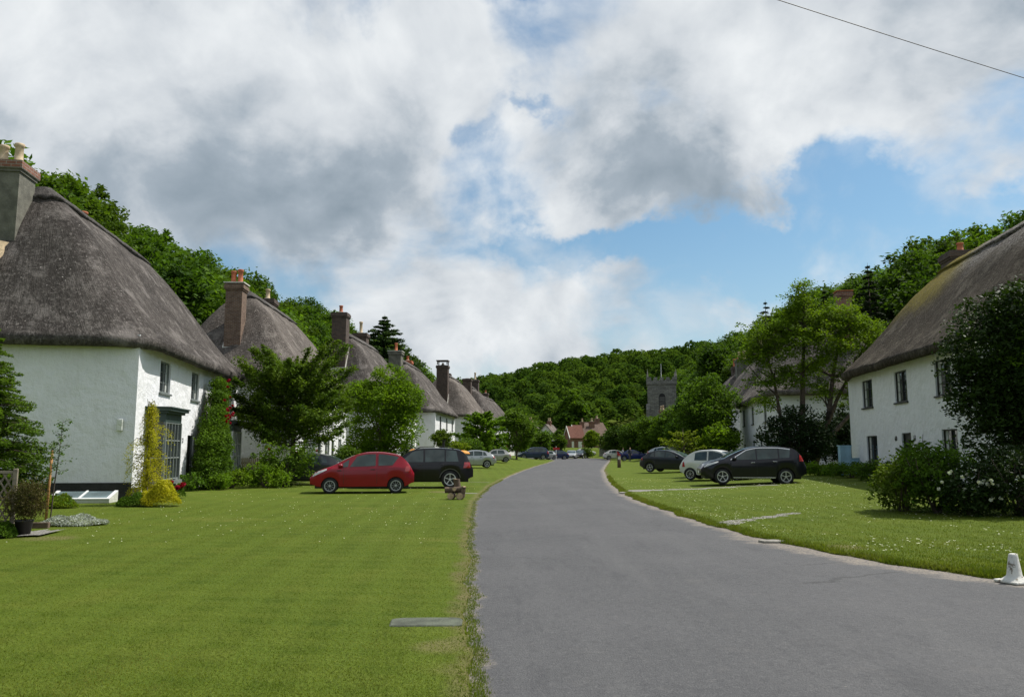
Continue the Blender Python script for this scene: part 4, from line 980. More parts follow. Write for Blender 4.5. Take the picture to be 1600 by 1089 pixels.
def car(name, label, paintm, x, y, rz, L, H, Wd, top, belt, wf, wr, r, glass, screens, spokes=5, rim='alloy', z=None, group='cars parked on the grass beside the street', sill=.26,
        tail=None, head=None, doors=(), chrome=False, rails=False, cladding=False, cat='car', taper=.80, detail=True, rot_x=0):
    """front towards -x. top/belt: outline points measured from the front; glass: side windows (xb0,xb1,xt0,xt1)"""
    z = ground(x, y) if z is None else z
    o = empty(name, (x, y, z), rz, label, cat, group); o.rotation_euler.x = rot_x
    hx = L/2; w0 = Wd/2
    # smoothed top outline
    xs_ = sorted(set([round(v, 3) for v in np.linspace(0, L, 53)]+[round(c+r*1.13*math.cos(PI*i/12), 3) for c in (wf, wr) for i in range(13)]))
    tx = np.array([p[0] for p in top]); tz = np.array([p[1] for p in top])
    def T(q):
        k = .045*L; return float(np.mean(np.interp([q-k*.7, q-k*.35, q, q+k*.35, q+k*.7], tx, tz)))
    def Bt(q):
        b_ = sill+.10*sstep(.35, 0, q)+.14*sstep(L-.4, L, q)
        for c in (wf, wr):
            dd = (r*1.13)**2-(q-c)**2
            if dd > 0: b_ = max(b_, r+math.sqrt(dd))
        return b_
    def hw(q):
        e0 = max(0, 1-q/.62); e1 = max(0, 1-(L-q)/.5)
        return w0*(1-.24*e0**2.2-.17*e1**2.2)
    zb = lambda q: interp(belt, q)
    def section(q):
        t_ = T(q); bb = min(zb(q), t_-.015); B_ = min(Bt(q), bb-.05); w_ = hw(q)
        k = min(1, max(0, (t_-zb(q))/(H-zb(q)))); k = k**.8
        wr_ = lerp(w_*.93, w0*taper*min(1, w_/w0+.06), k); rd = lerp(.012, .055, k)
        return [(w_*.955, B_), (w_*.985, lerp(B_, bb, .28)), (w_*1.0, lerp(B_, bb, .55)), (w_*1.0, lerp(B_, bb, .78)), (w_*.975, lerp(B_, bb, .93)), (w_*.955, bb),
                (lerp(w_*.955, wr_, .9), lerp(bb, t_-rd, .9)), (wr_*.985, t_-rd*.45), (wr_*.86, t_-rd*.12), (wr_*.5, t_-rd*.02), (0, t_)]
    rows = []
    for q in xs_:
        s_ = section(q); rows.append([(q-hx, -a, c) for a, c in s_]+[(q-hx, a, c) for a, c in reversed(s_[:-1])])
    mb = MB(); mb.grid(rows); n_ = len(rows[0])
    mb.f.append(tuple(range(n_))); mb.f.append(tuple(range((len(rows)-1)*n_, len(rows)*n_)))
    body = mb.build('body', paintm, o, smooth=True)
    try:
        body.data.set_sharp_from_angle(angle=R(38))
    except Exception: pass
    u = MB(); u.box(-hx+.18, hx-.2, -w0*.70, w0*.70, sill-.07, sill+.32); u.build('underbody', M['plastic'], o)
    for c in (wf, wr):
        for sy in (-1, 1):      # only the upper part of each arch liner is kept
            ar = MB(); ar.lathe([(0, sy*w0*.62), (r*1.16, sy*w0*.62), (r*1.16, sy*w0*.93)], 24, (c-hx, 0, r), 'Y')
            ar.f = [f for f in ar.f if min(ar.v[i][2] for i in f) > r*.75]; ar.build('arch_liner', M['plastic'], o, fix=False)
    def side(q, zz, sy, off=.009):
        s_ = section(q); zs_ = [p[1] for p in s_]; ws = [p[0] for p in s_]
        return (q-hx, sy*(float(np.interp(zz, zs_, ws))+off), zz)
    def patch(nm, ch_b, ch_t, mat, off=.009, nu=10, nv=3, par=None):
        """ch_b, ch_t: ((x0,z0),(x1,z1)) lower and upper edge, laid on both sides of the body"""
        for sy in (-1, 1):
            rows_ = []
            for j in range(nv+1):
                v_ = j/nv; rr_ = []
                for i in range(nu+1):
                    u_ = i/nu
                    xb = lerp(ch_b[0][0], ch_b[1][0], u_); zb_ = lerp(ch_b[0][1], ch_b[1][1], u_); xt = lerp(ch_t[0][0], ch_t[1][0], u_)
                    zt = lerp(ch_t[0][1], ch_t[1][1], u_) if ch_t[0][1] is not None else T(xt)-.085
                    rr_.append(side(lerp(xb, xt, v_), lerp(zb_, zt, v_), sy, off))
                rows_.append(rr_)
            m_ = MB(); m_.grid(rows_); m_.build(nm, mat, par or o, smooth=True)
    for (xb0, xb1, xt0, xt1) in glass:
        patch('window', ((xb0, zb(xb0)+.015), (xb1, zb(xb1)+.015)), ((xt0, None), (xt1, None)), M['cglass'])
    def screen(nm, xa, xb_, wa, wb, mat, lift=.012, nu=8, nv=12):
        rows_ = []
        for i in range(nu+1):
            q = lerp(xa, xb_, i/nu); s_ = section(q); wv_ = lerp(wa, wb, i/nu)
            W6 = s_[7][0]; rr_ = []
            for j in range(nv+1):
                yy = lerp(-1, 1, j/nv)*W6*wv_; zz = float(np.interp(abs(yy), [p[0] for p in reversed(s_[7:])], [p[1] for p in reversed(s_[7:])]))
                sg = (T(q+.03)-T(q-.03))/.06; nx, nz = -sg, 1; k = lift/math.hypot(nx, nz)
                rr_.append((q-hx+nx*k, yy, zz+nz*k))
            rows_.append(rr_)
        m_ = MB(); m_.grid(rows_); m_.build(nm, mat, o, smooth=True)
    screen('windscreen', screens[0], screens[1], .95, .93, M['cglass']); screen('rear_window', screens[2], screens[3], .93, .86, M['cglass'])
    for c in (wf, wr):
        for sy in (-1, 1): wheel(o, c-hx, sy*(w0-.125), r, .2, sy, spokes, rim)
    if not detail: return o
    for dxs in doors:      # shut lines
        for sy in (-1, 1):
            z0_, z1_ = sill+.1, zb(dxs); m_ = MB()
            rows_ = [[side(dxs-.006+k_*.012, lerp(z0_, z1_, j/6), sy, .003) for k_ in (0, 1)] for j in range(7)]; m_.grid(rows_)
            m_.build('door_gap', M['plastic'], o, fix=False)
        for sy in (-1, 1):
            hxp = dxs-.16; p = side(hxp, zb(hxp)-.11, sy, .015); m_ = MB(); m_.box(p[0]-.085, p[0]+.085, p[1]-.014, p[1]+.014, p[2]-.014, p[2]+.014); m_.build('door_handle', M['chrome'] if chrome else M['plastic'], o, bevel=.005)
    for sy in (-1, 1):     # mirrors
        q = glass[0][0]+.12; p = side(q, zb(q)+.04, sy, 0); m_ = MB()
        m_.lathe([(0, -.07), (.055, -.05), (.085, 0), (.08, .05), (0, .06)], 10, (0, 0, 0), 'Y')
        m_.v = [(a*1.15, b_, c*.85) for a, b_, c in m_.v]; mo = m_.build('wing_mirror', paintm, o, smooth=True); mo.location = (p[0]-.02, p[1]+sy*.10, p[2]+.03)
    if head:
        (x0, z0_, x1, z1_, th) = head
        patch('headlight', ((x0, z0_-th/2), (x1, z1_-th*.15)), ((x0+.02, z0_+th/2), (x1, z1_+th*.2)), M['lens_clear'], .011, 8, 3)
    if tail:
        (x0, x1, z0_, z1_) = tail
        patch('tail_light', ((x0, z0_), (x1-.02, z0_)), ((x0+.05, z1_), (x1-.06, z1_)), M['lens_red'], .013, 6, 4)
    # bumper trims, plates
    m_ = MB(); m_.box(-hx-.012, -hx+.03, -.55, .55, sill+.14, sill+.28); m_.build('grille', M['plastic'], o, bevel=.01)
    m_ = MB(); m_.box(-hx-.022, -hx-.013, -.26, .26, sill+.16, sill+.27); m_.build('number_plate', M['plate_white'], o)
    m_ = MB(); m_.box(hx-.0, hx+.014, -.26, .26, sill+.36, sill+.47); m_.build('number_plate', M['plate_yellow'], o)
    if chrome:
        patch('chrome_strip', ((glass[0][0]-.05, zb(glass[0][0])+.0), (glass[0][2], T(glass[0][2])-.085)), ((glass[0][0]-.05, zb(glass[0][0])+.04), (glass[0][2], T(glass[0][2])-.05)), M['chrome'], .014, 8, 1)
        a_, b_ = glass[0][2], glass[-1][3]
        for sy in (-1, 1): m_ = MB(); m_.grid([[side(lerp(a_, b_, i/14), T(lerp(a_, b_, i/14))-.085+k_*.03, sy, .014) for i in range(15)] for k_ in (0, 1)]); m_.build('roof_strip', M['chrome'], o)
        for sy in (-1, 1): m_ = MB(); m_.box(wf+r*1.3-hx, wr-r*1.3-hx, sy*w0*.955-.02, sy*w0*.955+.02, sill-.03, sill+.01); m_.build('sill_strip', M['chrome'], o, bevel=.006)
    if rails:
        for sy in (-1, 1):
            m_ = MB(); xs2 = [lerp(glass[0][2]+.1, glass[-1][3]-.1, i/8) for i in range(9)]; m_.tube([(q-hx, sy*w0*taper*.93, T(q)+(.045 if 0 < i < 8 else -.02)) for i, q in enumerate(xs2)], .016, 6); m_.build('roof_rail', M['plastic'], o)
    if cladding:
        for c in (wf, wr):
            for sy in (-1, 1):
                m_ = MB(); m_.grid([[side(c+rr*math.cos(a), r+rr*math.sin(a), sy, .012) for a in [PI*(.06+.88*i/14) for i in range(15)]] for rr in (r*1.13, r*1.24)])
                m_.build('arch_trim', M['grey_trim'], o)
    side_z = lerp(sill, zb(L/2), .42)
    for sy in (-1, 1): m_ = MB(); m_.grid([[side(lerp(wf+r*1.5, wr-r*1.4, i/10), side_z+k_, sy, .012) for i in range(11)] for k_ in (0, .035)]); m_.build('side_moulding', paintm, o)
    return o
M['grey_trim'] = simple('grey_trim', (.10, .10, .10), .5, .1, 6)
RED = dict(L=3.87, H=1.55, Wd=1.69, top=[(-.2, .42), (0, .58), (.12, .76), (.5, .93), (.85, 1.04), (1.3, 1.28), (1.72, 1.47), (2.1, 1.55), (2.7, 1.55), (3.2, 1.47), (3.42, 1.38), (3.66, 1.10), (3.80, .98), (3.87, .62), (4.1, .5)],
           belt=[(0, .70), (.8, .96), (1.5, .98), (3.2, 1.04), (3.87, 1.0)], wf=.74, wr=3.18, r=.29, glass=[(1.02, 1.40, 1.38, 1.44), (1.46, 2.42, 1.72, 2.42), (2.52, 3.05, 2.52, 3.28)], screens=(.98, 1.62, 3.34, 3.62), spokes=9, rim='hubcap', doors=(2.47, 1.24), head=(.10, .70, .62, .90, .15), tail=(3.50, 3.76, .80, 1.02))
SUV = dict(L=4.85, H=1.72, Wd=1.93, top=[(-.2, .55), (0, .75), (.15, .95), (.9, 1.08), (1.45, 1.14), (1.9, 1.42), (2.2, 1.62), (2.6, 1.70), (3.4, 1.72), (4.15, 1.67), (4.42, 1.58), (4.65, 1.24), (4.78, 1.10), (4.85, .65), (5, .5)],
           belt=[(0, .85), (1.4, 1.08), (4.85, 1.12)], wf=.92, wr=3.86, r=.375, glass=[(1.75, 2.72, 2.25, 2.72), (2.80, 3.62, 2.80, 3.62), (3.68, 4.22, 3.68, 4.12)], screens=(1.5, 2.15, 4.40, 4.63), spokes=5, doors=(2.76, 3.68), head=(.12, .80, .7, .95, .14), tail=(4.42, 4.76, .86, 1.10), rails=True, cladding=True, chrome=False, sill=.33)
XOV = dict(L=4.37, H=1.62, Wd=1.84, top=[(-.2, .45), (0, .62), (.1, .82), (.55, 1.0), (.95, 1.08), (1.5, 1.36), (1.95, 1.54), (2.4, 1.62), (3.2, 1.62), (3.85, 1.54), (4.05, 1.42), (4.22, 1.14), (4.31, 1.05), (4.37, .6), (4.6, .5)],
           belt=[(0, .78), (1.0, 1.02), (2.4, 1.04), (4.0, 1.14), (4.37, 1.12)], wf=.88, wr=3.50, r=.335, glass=[(1.28, 2.28, 1.90, 2.28), (2.34, 3.2, 2.34, 3.2), (3.26, 3.66, 3.26, 3.72)], screens=(1.05, 1.85, 3.98, 4.22), spokes=5, doors=(2.31, 3.22), head=(.12, .78, .72, .96, .13), tail=(4.05, 4.30, .98, 1.28), chrome=True, sill=.30)
RET = dict(L=3.55, H=1.49, Wd=1.63, top=[(-.2, .5), (0, .62), (.1, .82), (.5, .96), (.82, 1.02), (1.2, 1.28), (1.5, 1.42), (1.9, 1.49), (2.5, 1.46), (2.9, 1.36), (3.15, 1.2), (3.35, .98), (3.48, .88), (3.55, .6), (3.8, .5)],
           belt=[(0, .8), (.8, .94), (3.0, .95), (3.55, .86)], wf=.68, wr=2.98, r=.285, glass=[(1.05, 2.05, 1.42, 2.05), (2.12, 2.75, 2.12, 2.72)], screens=(.88, 1.42, 2.95, 3.26), spokes=8, doors=(2.08,), head=(.10, .76, .36, .84, .14), tail=(3.22, 3.40, .64, .88))
HAT = dict(L=4.25, H=1.46, Wd=1.76, top=[(-.2, .45), (0, .6), (.12, .76), (.6, .90), (1.05, .98), (1.6, 1.24), (1.95, 1.39), (2.3, 1.46), (2.8, 1.46), (3.4, 1.36), (3.8, 1.18), (4.02, .98), (4.18, .90), (4.25, .6), (4.5, .5)],
           belt=[(0, .72), (1.0, .94), (3.6, 1.0), (4.25, .92)], wf=.84, wr=3.46, r=.31, glass=[(1.40, 2.32, 1.92, 2.32), (2.38, 3.08, 2.38, 3.08), (3.14, 3.48, 3.14, 3.30)], screens=(1.15, 1.85, 3.45, 3.92), spokes=5, doors=(2.35, 3.1), head=(.12, .70, .62, .86, .13), tail=(3.95, 4.18, .80, 1.0))
SML = dict(L=3.72, H=1.38, Wd=1.6, top=[(-.2, .45), (0, .58), (.1, .74), (.7, .86), (1.0, .92), (1.4, 1.14), (1.72, 1.32), (2.1, 1.38), (2.9, 1.36), (3.2, 1.26), (3.45, .96), (3.62, .88), (3.72, .55), (3.9, .5)],
           belt=[(0, .7), (1.0, .88), (3.72, .90)], wf=.72, wr=3.1, r=.28, glass=[(1.25, 2.12, 1.68, 2.12), (2.22, 3.0, 2.22, 2.86)], screens=(1.02, 1.6, 3.1, 3.4), spokes=8, rim='hubcap', doors=(2.17,), head=(.08, .66, .3, .70, .12), tail=(3.50, 3.66, .66, .86))
SAL = dict(L=4.5, H=1.42, Wd=1.76, top=[(-.2, .45), (0, .58), (.12, .74), (.7, .86), (1.25, .94), (1.8, 1.22), (2.15, 1.37), (2.6, 1.42), (3.1, 1.38), (3.5, 1.2), (3.85, 1.02), (4.3, .98), (4.45, .9), (4.5, .6), (4.7, .5)],
           belt=[(0, .7), (1.2, .90), (3.8, .95), (4.5, .92)], wf=.86, wr=3.6, r=.31, glass=[(1.55, 2.5, 2.1, 2.5), (2.56, 3.5, 2.56, 3.15)], screens=(1.3, 2.0, 3.2, 3.75), spokes=5, doors=(2.53,), head=(.12, .66, .5, .78, .12), tail=(4.2, 4.44, .72, .9))
MPV = dict(L=4.6, H=1.74, Wd=1.85, top=[(-.2, .5), (0, .66), (.12, .86), (.6, 1.04), (1.0, 1.16), (1.5, 1.46), (1.9, 1.66), (2.4, 1.74), (3.8, 1.72), (4.2, 1.62), (4.42, 1.2), (4.55, 1.0), (4.6, .6), (4.8, .5)],
           belt=[(0, .8), (1.0, 1.04), (4.6, 1.06)], wf=.86, wr=3.7, r=.33, glass=[(1.35, 2.4, 1.9, 2.4), (2.46, 3.3, 2.46, 3.3), (3.36, 4.15, 3.36, 4.02)], screens=(1.1, 1.8, 4.15, 4.4), spokes=5, doors=(2.43, 3.33), head=(.12, .74, .6, .92, .14), tail=(4.3, 4.54, .8, 1.2))

car('parked_car', 'small red three-door hatchback parked side-on on the left lawn', PA['red'], -5.75, 31.0, R(9), **RED)
car('parked_car', 'large black four-by-four with roof rails behind the red hatchback', PA['black'], -4.15, 35.0, R(5), **SUV)
car('parked_car', 'dark grey hatchback half hidden behind the red hatchback and the leafy shrub', PA['grey'], -9.85, 37.6, R(2), **HAT)
car('parked_car', 'silver five-door hatchback behind the black four-by-four', PA['silver'], -3.5, 67, R(8), **HAT)
car('parked_car', 'older pale silver three-door hatchback parked beyond the silver five-door', PA['silver2'], -2.0, 86, R(10), **SML)
car('parked_car', 'dark blue people carrier at the far end of the left grass', PA['darkblue'], X(833, 118), 118, R(4), **MPV)
car('parked_car', 'small pale blue and white hatchback tucked behind the dark blue people carrier', PA['silver'], X(851, 124), 124, R(30), **SML)
car('parked_car', 'very dark saloon beside the red topped post at the road end', PA['darkblue'], X(868, 130), 130, R(5), **HAT)
car('approaching_car', 'silver car facing the viewer at the far end of the road', PA['silver'], X(893, 138), 138, R(82), z=.03, **{**SAL})
car('parked_car', 'black car just right of the silver car at the road end', PA['black'], X(906, 143), 143, R(75), **{**HAT, 'group': 'cars parked on the grass beside the street'})
car('parked_car', 'white hatchback partly hidden by a shrub left of the brick wall', PA['white'], X(915, 150), 150, R(185), **SML)
car('parked_car', 'glossy black crossover with chrome window line nearest on the right lawn', PA['navyblack'], 10.35, 34.9, R(-6), **XOV)
car('parked_car', 'cream white rounded small car nose-in behind the black crossover', PA['white'], X(1112, 39.5)+.35, 39.6, R(180-32), **RET)
car('parked_car', 'charcoal hatchback on the right lawn left of the cream white small car', PA['charcoal'], X(1052, 53), 53, R(180-36), **{**HAT, 'H': 1.50})
car('parked_car', 'bright blue saloon parked on the right beyond the wooden post', PA['blue'], X(991, 104), 104, R(180-4), **SAL)
car('parked_car', 'white estate car just beyond the bright blue saloon', PA['white'], X(964, 122), 122, R(180), **{**HAT, 'H': 1.52})
car('parked_car', 'silver car seen only as a roof behind the charcoal hatchback', PA['silver'], X(1042, 84), 84, R(180-14), **HAT)
car('parked_car', 'black saloon squeezed in beyond the silver roof on the right', PA['black'], X(1055, 96), 96, R(180), **SAL)

# ------------------------------------------------------------------ hillside woods
protos = []
def wood_proto(kind, H, r, mat, leaf=.26, dens=1.0):
    o = empty('hillside_tree', (0, 0, 0)); lo = round_lobes(H, r*random.uniform(.85, 1.1), H*.16, random.choice([8, 12, 15]), random.choice([.8, .95, 1.2]))
    c_, c = crown('crown', lo, int(330*dens), 26, 1.05, leaf, mat, o, .55, .5, shell=.62)
    mb = MB(); mb.tube([(0, 0, -1), (.1, 0, H*.4), (0, 0, H*.8)], [.28, .2, .05], 7)
    for q in c[:14]: limb(mb, (0, 0, H*random.uniform(.2, .5)), q, .1, .02, n=5)
    mb.build('trunk', M['bark'], o)
    return o
for i in range(5): protos.append(wood_proto(i, 12.0, random.uniform(4.0, 5.0), LF['wood' if i < 3 else 'wood2']))
pk = [kidmap(p) for p in protos]; used = [False]*5
def place_wood(x, y, sc, label, group):
    i = random.randrange(5); p = protos[i]
    o = p if not used[i] else copy_tree(p, pk[i]); used[i] = True
    # how tall the wood grows: its skyline as an elevation for each direction along the valley
    e_ = interp([(-.8, .45), (-.64, .400), (-.56, .348), (-.48, .29), (-.40, .245), (-.32, .21), (-.24, .18), (-.2, .15), (.24, .13), (.28, .148), (.32, .162), (.40, .205), (.48, .232), (.56, .272), (.64, .296), (.8, .33)], x/y)
    gz = ground(x, y)-.4; rt = (gz+12*sc-CAMZ)/y/e_
    if rt > (.72 if x < 0 else .86): sc = min(1.7, max(.3, (e_*y*random.uniform(.86, 1.02)+CAMZ-gz)/12))
    o.location = (x, y, gz); o.scale = (sc, sc, sc); o.rotation_euler.z = random.uniform(0, 6.28)
    tag(o, label, 'tree', group)
cnt = 0
for y in np.arange(30, 178, 7.2):
    for k in range(6):
        xl = -25+.105*max(0, y-40); x = xl-4-k*6.6+random.uniform(-1.6, 1.6); yy = y+random.uniform(-2, 2)+3.4*(k % 2)
        if x/yy < -.80: continue
        place_wood(x, yy, random.uniform(.70, 1.2)*(.86 if k == 0 else 1), 'leafy broadleaf tree in the dense wood on the slope behind the left cottages', 'broadleaf trees of the left hillside wood'); cnt += 1
for y in np.arange(40, 255, 8.0):
    for k in range(6):
        xr = 28+.075*max(0, y-40); x = xr+4.5+k*6.6+random.uniform(-1.6, 1.6); yy = y+random.uniform(-2, 2)+3.4*(k % 2)
        if x/yy > .78: continue
        place_wood(x, yy, random.uniform(.70, 1.22)*(.86 if k == 0 else 1)*(1.25 if yy > 95 else .85 if yy < 75 else 1.05), 'leafy broadleaf tree in the dense wood on the slope behind the right cottages', 'broadleaf trees of the right hillside wood'); cnt += 1
print('wood trees', cnt)
# the far wood closing the valley reads as one mass
PP = []; SS = []
y = 205
while y < 430:
    st = 7.5+.006*y
    for x in np.arange(-.22*y-12, .50*y, st):
        xx = x+random.uniform(-2.5, 2.5); yy = y+random.uniform(-2.5, 2.5)
        hh = hill(xx, yy)
        if hh < 2.0 or (xx > 30 and yy < 255): continue
        H_ = random.uniform(8.5, 13.5); r_ = random.uniform(3.8, 5.8)
        nn_ = 620; d = rng.normal(size=(nn_, 3)); d /= np.linalg.norm(d, axis=1)[:, None]; d[:, 2] = np.abs(d[:, 2])*1.1-.25
        b1 = rng.normal(size=(14, 3)); b1 /= np.linalg.norm(b1, axis=1)[:, None]; lump = 1+.22*(np.max(d@b1.T, axis=1)-.75)/.25
        rad = np.clip(lump, .7, 1.25)*(.80+.22*rng.random(nn_))
        p = d*np.array([r_, r_, H_*.52])*rad[:, None]+np.array([xx, yy, hh+H_*.48]); PP.append(p); SS.append(np.full(nn_, .55)*(.6+.8*rng.random(nn_)))
    y += st*.92
PP = np.concatenate(PP); SS = np.concatenate(SS); v, f = leaves(PP, SS, .5, .7)
print('far leaves', len(PP))
tag(npmesh('far_wood', v, f, LF['far']), 'dense green wood covering the far hill that closes the valley', 'wood', kind='stuff')

# ------------------------------------------------------------------ named trees
def feathery(name, x, y, H, r, mat, label, cat='tree', n_br=60, leaf=.085, tr=.12, rise=.55, base=.12, nl=190, seed=3):
    """rising and spreading branches clothed in small leaves"""
    random.seed(seed); z = ground(x, y); o = empty(name, (x, y, z), 0, label, cat); mb = MB(); P_ = []
    mb.tube([(0, 0, -.2), (.06, 0, H*.3), (-.05, .05, H*.62), (0, 0, H*.95)], [tr*1.3, tr, tr*.5, .01], 8)
    for i in range(n_br):
        t = (i+.5)/n_br; h = H*lerp(base, .80, t); a = i*2.399+random.uniform(-.3, .3)
        L_ = r*(math.sin(PI*min(1, .30+.70*t))**.8+.12)*random.uniform(.75, 1.2); up_ = L_*random.uniform(rise*.45, rise*1.25)*(.4+t)
        s0 = Vector((0, 0, h)); e_ = s0+Vector((math.cos(a)*L_, math.sin(a)*L_, up_)); md = s0.lerp(e_, .5)+Vector((0, 0, -.10*L_+.2*L_*t))
        pts = [s0, s0.lerp(md, .5)+Vector((0, 0, .02)), md, md.lerp(e_, .55)+Vector((0, 0, .02*L_)), e_]; mb.tube(pts, [tr*.32*(1-t*.6), tr*.24*(1-t*.6), .018, .012, .005], 5, False)
        m_ = int(nl*L_/r); u = .22+.80*rng.random(m_)**.75
        A = np.array(s0); B = np.array(md); C = np.array(e_)
        q = ((1-u)**2)[:, None]*A+(2*u*(1-u))[:, None]*B+(u**2)[:, None]*C
        tuft = .5+.5*np.sin(u*17+i); w_ = (.05+.20*(1.05-u))*L_*(.45+.75*tuft)
        q += rng.normal(size=(m_, 3))*w_[:, None]*np.array([.75, .75, .42]); P_.append(q)
    P_ = np.concatenate(P_); P_ = P_[P_[:, 2] > .2]; v, f = leaves(P_, leaf*(.6+.7*rng.random(len(P_))), .5, .5)
    npmesh('crown', v, f, mat, o); mb.build('trunk', M['bark'], o, smooth=True)
    return o
feathery('garden_tree', X(456, 40), 40, 6.7, 2.65, LF['olive'], 'feathery olive green tree with rising branches behind the red hatchback', n_br=96, nl=820, leaf=.075, rise=.95, base=.26)
broadleaf('garden_tree', X(598, 51), 51, 6.7, 2.85, LF['bright'], 'rounded bright green tree between the third cottage and the black four-by-four', base=.6, leaf=.085, cs=.42, dens=3.0, tr=.17)
conifer('pine_tree', X(597, 96), 96, 16.8, 4.3, LF['conifer'], 'tall dark conifer standing alone on the skyline left of centre', lsize=.24, rows=24, per=10, droop=.10, uplift=.22, nl=150, prof=2.4)
feathery('garden_tree', X(752, 88), 88, 6.1, 2.5, LF['bright'], 'light green young tree beside the older pale silver hatchback', n_br=60, nl=330, leaf=.15, rise=.5, seed=8)
broadleaf('garden_tree', X(807, 104), 104, 6.4, 2.5, LF['mid'], 'mid green tree at the far left just before the blue people carrier', base=.6, leaf=.16, cs=.6, tr=.12)
broadleaf('garden_tree', X(846, 134), 134, 4.6, 2.0, LF['mid'], 'low dark green tree over the very dark saloon', base=.5, leaf=.2, cs=.6)
broadleaf('garden_tree', X(868, 142), 142, 5.2, 1.9, LF['wood'], 'slim green tree left of the brick house gables', base=.5, leaf=.2, cs=.6)
broadleaf('garden_tree', X(822, 150), 150, 7.0, 3.2, LF['mid'], 'broad tree behind the blue people carrier at the valley bottom', base=.5, leaf=.22, cs=.7)
broadleaf('garden_tree', X(899, 240), 240, 14, 4.6, LF['wood2'], 'single pale green tree standing out against the dark far wood', base=2, leaf=.4, cs=1.0)
# open tree with several stems on the right
def open_tree(x, y, label):
    z = ground(x, y); o = empty('garden_tree', (x, y, z), 0, label, 'tree'); mb = MB(); random.seed(41)
    stems = [[(-.15, 0, -.2), (-.35, 0, 1.6), (-.15, .1, 3.6), (-.05, .1, 5.6), (.1, 0, 7.6)], [(.15, 0, -.2), (.8, .1, 1.5), (1.35, 0, 3.4), (1.7, .1, 5.4), (2.1, 0, 7.4)],
             [(-.4, 0, -.2), (-1.0, 0, 1.6), (-1.5, 0, 3.2), (-1.8, -.1, 5.2), (-2.1, 0, 6.6)], [(.2, .1, .6), (1.2, 0, 1.8), (2.3, -.1, 3.0), (3.3, 0, 3.9), (4.3, 0, 4.5)], [(.9, 0, 2.0), (2.0, .3, 4.2), (3.0, .2, 6.0), (3.8, .2, 7.4)]]
    rad = [.26, .24, .15, .16, .14]
    for st_, r0 in zip(stems, rad): mb.tube(st_, [lerp(r0, r0*.3, i/(len(st_)-1)) for i in range(len(st_))], 8)
    lo = [(-2.6, 0, 7.9, 1.2, 1.3, .6), (-1.4, .3, 8.6, 1.2, 1.2, .7), (-.2, 0, 9.6, 1.1, 1.1, .8), (.1, .2, 10.6, .45, .45, .5), (.9, -.2, 8.7, 1.5, 1.4, .8), (2.3, 0, 9.0, 1.4, 1.3, .7), (3.3, .2, 8.6, 1.4, 1.2, .6), (4.2, 0, 8.0, 1.0, 1.0, .45),
          (.2, -1.2, 7.6, 1.3, .9, .55), (2.0, -1.0, 7.2, 1.3, .9, .5), (3.6, -.5, 6.6, 1.1, .9, .4), (-1.2, -.8, 7.0, 1.1, .8, .45), (-2.9, 0, 6.6, .9, .7, .35), (-2.6, -.4, 5.0, 1.2, .5, .32), (-2.2, .2, 3.9, 1.3, .6, .35), (1.2, .4, 4.6, .7, .6, .5), (3.1, 0, 5.2, .8, .7, .35), (-.9, .2, 5.7, .8, .6, .35), (1.0, .8, 6.1, 1.2, .8, .5), (2.6, .4, 4.1, .7, .5, .4)]
    P_ = []
    lo = [(l[0], l[1], l[2], l[3]*1.12, max(l[4], .9)*1.15, l[5]*1.5) for l in lo]+[(.7, 0, 8.2, 3.0, 1.5, 1.7), (-1.5, 0, 7.4, 1.6, 1.2, 1.3), (2.9, 0, 7.6, 1.6, 1.2, 1.2), (-.9, -.4, 5.2, 1.5, .9, .7), (2.4, -.4, 5.6, 1.5, .9, .7), (.6, -.6, 6.4, 1.4, .9, .7), (-2.4, -.3, 5.9, 1.3, .8, .6), (3.4, -.3, 4.6, 1.0, .7, .5)]
    P_, d, c = clumps(lo, 1200, 36, .42, .5, shell=.15)
    v, f = leaves(P_, .078*(.6+.7*rng.random(len(P_))), .6, .5); npmesh('crown', v, f, LF['airy'], o)
    allp = [Vector(p) for s_ in stems for p in s_[2:]]
    for l in lo:
        q = Vector(l[:3]); b0 = min(allp, key=lambda p: (p-q).length+max(0, p.z-q.z)*3)
        for k in range(3): limb(mb, b0, q+Vector((random.uniform(-.6, .6)*l[3], random.uniform(-.6, .6)*l[4], 0)), .07, .012, .14)
    limb(mb, (-1.5, 0, 4.2), (-3.4, 0, 6.3), .06, .015, .12); limb(mb, (-1.7, 0, 5.2), (-2.5, 0, 7.5), .05, .01, .1)
    mb.build('trunk', M['bark'], o, smooth=True); return o
open_tree(X(1262, 46), 46, 'open yellow-green tree with several leaning stems beside the white right cottage')
broadleaf('yew_bush', X(1246, 45), 45, 3.7, 2.1, LF['yew'], 'dark spreading yew bush at the foot of the multi-stemmed tree', base=.1, leaf=.09, cs=.38, cat='shrub', k=12, tr=.1, dens=1.1)
broadleaf('yew_bush', X(1312, 50), 50, 3.9, 1.8, LF['yew'], 'dark bush filling the gap beside the pale blue wall', base=.1, leaf=.10, cs=.4, cat='shrub', tr=.1)
broadleaf('garden_tree', X(1112, 70), 70, 7.6, 2.9, LF['mid'], 'dense mid green tree left of the second right cottage', base=.4, leaf=.13, cs=.5, k=11)
broadleaf('garden_tree', X(1124, 66), 66, 3.2, 1.7, LF['bright'], 'lower bright green bushy tree beside the second right cottage wall', base=.2, leaf=.12, cs=.45, cat='tree')
broadleaf('garden_tree', X(1075, 78), 78, 6.2, 2.2, LF['wood'], 'darker green tree above the charcoal hatchback', base=.4, leaf=.14, cs=.5)
feathery('garden_tree', X(1068, 66), 66, 3.2, 1.6, LF['yellowgreen'], 'small yellow-green sapling above the charcoal hatchback', n_br=36, nl=110, leaf=.10, seed=5)
